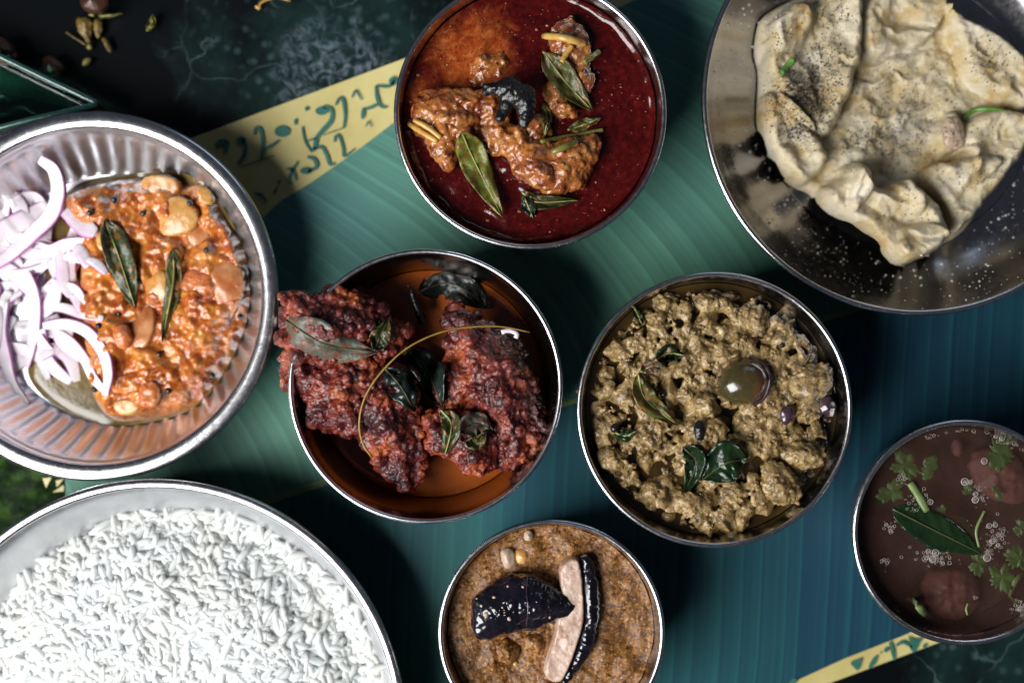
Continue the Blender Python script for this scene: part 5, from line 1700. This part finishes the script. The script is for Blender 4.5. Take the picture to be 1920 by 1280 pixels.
# ============================================================ rice
m, nt, b = new_mat('boiled_rice')
rc_ = ramp(nt, noise(nt, 60, 3, 0.5, geo_pos(nt)), [(0.3, (0.87, 0.88, 0.85)), (0.7, (0.88, 0.90, 0.91))])
nt.links.new(rc_, b.inputs['Base Color'])
b.inputs['Roughness'].default_value = 0.4
b.inputs['Specular IOR Level'].default_value = 0.35
tr = nd(nt, 'ShaderNodeBsdfTranslucent')
nt.links.new(rc_, tr.inputs['Color'])
ms = nd(nt, 'ShaderNodeMixShader')
ms.inputs[0].default_value = 0.5
nt.links.new(b.outputs[0], ms.inputs[1])
nt.links.new(tr.outputs[0], ms.inputs[2])
nt.links.new(ms.outputs[0], nt.nodes['Material Output'].inputs['Surface'])
M['rice'] = m
rx, ry = rice_plate['X'], rice_plate['Y']
rR = 0.92 * rice_plate['R']
th = np.linspace(0, 2 * math.pi, 140, endpoint=False)
rr = rR * (0.90 + 0.012 * np.sin(5 * th) + 0.012 * np.sin(11 * th + 1) + 0.10 * np.clip(np.cos(th - 0.25), 0, 1))
rpoly = np.stack([rx + rr * np.cos(th), ry + rr * np.sin(th)], 1)


def z_rice(Q):
    d = np.maximum(sdf(rpoly, Q), 0)
    r = np.hypot(Q[:, 0] - rx, Q[:, 1] - ry) / rice_plate['R']
    wall = np.interp(r, [0, .70, .76, .82, .90, .96], np.array([.06, .07, .14, .34, .66, .90]) * (rice_plate['zr'] - rice_plate['z0'])) + rice_plate['z0'] + 0.003
    return np.maximum(wall, 0.014 + 0.013 * (1 - (1 - np.minimum(1, d / 0.05)) ** 2)) + 0.0016 * fbm(P3(Q[:, 0], Q[:, 1]) * 45, 3, 77)


mound = empty('rice_mound', (rx, ry, 0.006), 'mound of white long grain rice on the large plate', 'rice')
bed = field('rice_bed', rpoly, lambda Q, d: z_rice(Q) - 0.0004 + 0.0009 * domes(P3(Q[:, 0], Q[:, 1]) * 330, 9), 0.0013, M['rice'], mound)
bed['kind'] = 'stuff'
grains = []
for g in range(4):
    V, F = [], []
    nl, ns = 7, 8
    bend = (0.0, 0.05, -0.08, 0.12)[g]
    for i in range(nl):
        t = i / (nl - 1) * 2 - 1
        w = (1 - abs(t) ** 3.2) ** 0.5 if abs(t) < 1 else 0.12
        w = max(w, 0.36)
        for j in range(ns):
            a = 2 * math.pi * j / ns
            V.append((t * 0.5, bend * (t * t) + 0.148 * w * math.cos(a), 0.132 * w * math.sin(a)))
    for i in range(nl - 1):
        for j in range(ns):
            F.append([i * ns + j, i * ns + (j + 1) % ns, (i + 1) * ns + (j + 1) % ns, (i + 1) * ns + j])
    F += [list(range(ns))[::-1], [(nl - 1) * ns + j for j in range(ns)]]
    grains.append((np.array(V), F))
gmesh = []
for V, F in grains:
    me = bpy.data.meshes.new('rice_grain')
    me.from_pydata(V.tolist(), [], F)
    me.polygons.foreach_set('use_smooth', [True] * len(me.polygons))
    me.materials.append(M['rice'])
    gmesh.append(me)
r_ = np.random.default_rng(33)
loose = []
vis = 0
cand = []
while len(cand) < 3500:
    a, q = r_.uniform(-0.35, math.pi + 0.35), math.sqrt(r_.random()) * rR * 1.06
    X, Y = rx + q * math.cos(a), ry + q * math.sin(a)
    if Y < px(0, 1345, 0.03)[1] or X < px(-50, 0, 0.03)[0]:
        continue
    cand.append((X, Y))
cand = np.array(cand)
ins = sdf(rpoly, cand)
keep = ins > -0.0005
cand, ins = cand[keep], ins[keep]
zs = z_rice(cand)
lay = r_.random(len(cand))
order = np.argsort(-lay)
k_top = 0
for n_, i in enumerate(order):
    up = lay[i]
    z = zs[i] - 0.0004 + 0.0017 * up
    ln = (0.0086 + 0.0036 * r_.random()) * (0.62 if r_.random() < 0.12 else 1)
    tilt = r_.normal() * 0.11 - (0.1 if ins[i] < 0.01 else 0)
    E = (r_.uniform(0, 6.28), tilt, r_.uniform(0, 6.28))
    X, Y = cand[i]
    inframe = (0 < X / plen(1, 0.03) + 960 < 760) and (640 - Y / plen(1, 0.03) < 1280)
    if k_top < 300 and inframe and up > 0.5:
        o = bpy.data.objects.new('rice_grain', gmesh[n_ % 4])
        o.location = Vector((X, Y, z)) - mound.location
        o.rotation_euler = E
        o.scale = (ln, ln, ln)
        o.parent = mound
        COL.objects.link(o)
        k_top += 1
    else:
        V, F = grains[n_ % 4]
        loose.append((V * ln @ rotm(*E).T + (X, Y, z), F))
o = mk('packed_grains', *join(loose), M['rice'], mound)
o['kind'] = 'stuff'

# ============================================================ scraps and glass dish on the table, top left
m, nt, b = new_mat('green_glass')
b.inputs['Base Color'].default_value = (0.20, 0.55, 0.42, 1)
b.inputs['Roughness'].default_value = 0.04
b.inputs['Transmission Weight'].default_value = 1.0
b.inputs['IOR'].default_value = 1.45
M['glass'] = m
ST0 = Surf(tb)
gr = empty('glass_dish', px(-80, 170, 0.0), 'green tinted glass dish cut by the left picture edge', 'dish')
gd = np.array([(186, 194), (168, 186), (-170, 22), (-420, 150), (-160, 286), (10, 236), (160, 202)], float)
gw = smooth_poly([px(x, y, 0.02)[:2] for x, y in gd], 2)
cen = gw.mean(0)
prof = [(0.88, 0.0005), (0.97, 0.004), (1.0, 0.018), (0.985, 0.0195), (0.955, 0.018), (0.92, 0.006), (0.86, 0.0040), (0.82, 0.0037), (0.5, 0.0036), (0.1, 0.0036)]
nn = len(gw)
V = [(*(cen + (p - cen) * s), z) for s, z in prof for p in gw]
F = [[i * nn + j, i * nn + (j + 1) % nn, (i + 1) * nn + (j + 1) % nn, (i + 1) * nn + j] for i in range(len(prof) - 1) for j in range(nn)]
F += [list(range(nn))[::-1], [(len(prof) - 1) * nn + j for j in range(nn)]]
mk('dish_body', V, F, M['glass'], gr)
m, nt, b = new_mat('glass_edge')
b.inputs['Base Color'].default_value = (0.03, 0.12, 0.10, 1)
b.inputs['Roughness'].default_value = 0.12
b.inputs['Transmission Weight'].default_value = 0.5
loop = np.c_[cen + (gw - cen) * 0.99, np.full(nn, 0.0195)]
V, F = tube(np.vstack([loop, loop[:2]]), 0.0014, 8, False)
mk('dish_rim', V, F, m, gr)
M['husk'] = food('dried_husk', [(0.3, (0.05, 0.028, 0.006)), (0.7, (0.20, 0.13, 0.03))], 200, 0.45, 0.5, 0.0005, 400)
M['husk_dark'] = food('brown_onion_skin', [(0.3, (0.022, 0.008, 0.005)), (0.7, (0.075, 0.030, 0.016))], 120, 0.35, 0.5, 0.0005, 300)
M['seedm'] = food('pale_seed', [(0.3, (0.16, 0.15, 0.03)), (0.7, (0.28, 0.26, 0.08))], 300, 0.4, 0.2, 0.0003, 400)
G = 'dried spice scraps on the table'
chunk('dried_husk', 'corner', [(720, 180), (780, 158), (842, 190), (852, 250), (832, 400), (790, 365), (750, 300), (735, 220)], 0.003, 'husk', 'largest folded golden husk on the dark table', 'husk', ST0, G, 0.6, noise=((8, 0.0012), (20, 0.0006)), seed=101)
chunk('dried_husk', 'corner', [(878, 168), (932, 205), (942, 260), (912, 362), (885, 300)], 0.002, 'husk', 'narrow golden husk right of the largest husk', 'husk', ST0, G, 0.6, noise=((8, 0.001),), seed=102)
chunk('dried_husk', 'corner', [(925, 310), (960, 340), (1010, 410), (1035, 490), (1015, 505), (985, 440)], 0.0015, 'husk', 'thin twisted husk below the narrow one', 'husk', ST0, G, 0.6, noise=((8, 0.0008),), seed=103)
chunk('onion_bulb', 'corner', [(745, -60), (900, -90), (1020, -50), (1010, 40), (950, 110), (850, 125), (770, 70)], 0.012, 'husk_dark', 'brown shallot at the top edge above the golden husks', 'shallot', ST0, 'shallots at the top left', 0.8, noise=((3, 0.001),), seed=104)
chunk('onion_bulb', 'corner', [(380, 560), (450, 520), (540, 570), (598, 655), (520, 690), (430, 680)], 0.006, 'husk_dark', 'brown shallot half beside the glass dish', 'shallot', ST0, 'shallots at the top left', 0.8, noise=((5, 0.001),), seed=105)
chunk('onion_bulb', 'corner', [(-120, 380), (0, 330), (90, 380), (150, 480), (170, 560), (60, 600), (-100, 560)], 0.010, 'husk_dark', 'large brown shallot at the left picture edge', 'shallot', ST0, 'shallots at the top left', 0.8, noise=((3, 0.0014),), seed=106)
leaf('corner', [(825, 138), (950, 150), (1130, 125)], 60, 'leaf_olive', 'thin dry olive leaf under the top brown shallot', ST0, group=G, fold=0.3, lift=0.002, seed=40)
leaf('full', [(276, 58), (284, 45), (287, 28)], 17, 'leaf_lime', 'small yellow green leaf bud right of the husks', ST0, group=G, fold=0.4, lift=0.002, seed=41)
stick('dry_stalk', 'corner', [(610, 300), (680, 345), (790, 415)], 22, 'husk', 'thin dry stalk leading to a pale seed', 'stalk', ST0, G)
seed_ball('pale_seed', 'corner', 832, 440, 30, 'seedm', 'round pale seed at the end of the thin stalk', 'seed', ST0, G, sink=0.1)
seed_ball('pale_seed', 'corner', 808, 578, 42, 'seedm', 'longish pale seed below the thin stalk', 'seed', ST0, G, sq=(1.3, .8, .8), rot=0.7, sink=0.1)
seed_ball('pale_seed', 'corner', 790, 912, 38, 'seedm', 'pale green seed touching the fluted plate rim', 'seed', ST0, G, sink=0.1)
L = curve_pts([(480, 12), (486, 16), (488, 8), (498, 1), (520, -4), (545, 2)], 24)
V, F = tube(np.array([px(x, y, 0.0015) for x, y in L]), np.linspace(0.0008, 0.0004, 24), 6)
tag(mk('dry_tendril', V, F, M['ginger']), 'curled orange tendril on the marble at the top edge', 'tendril')
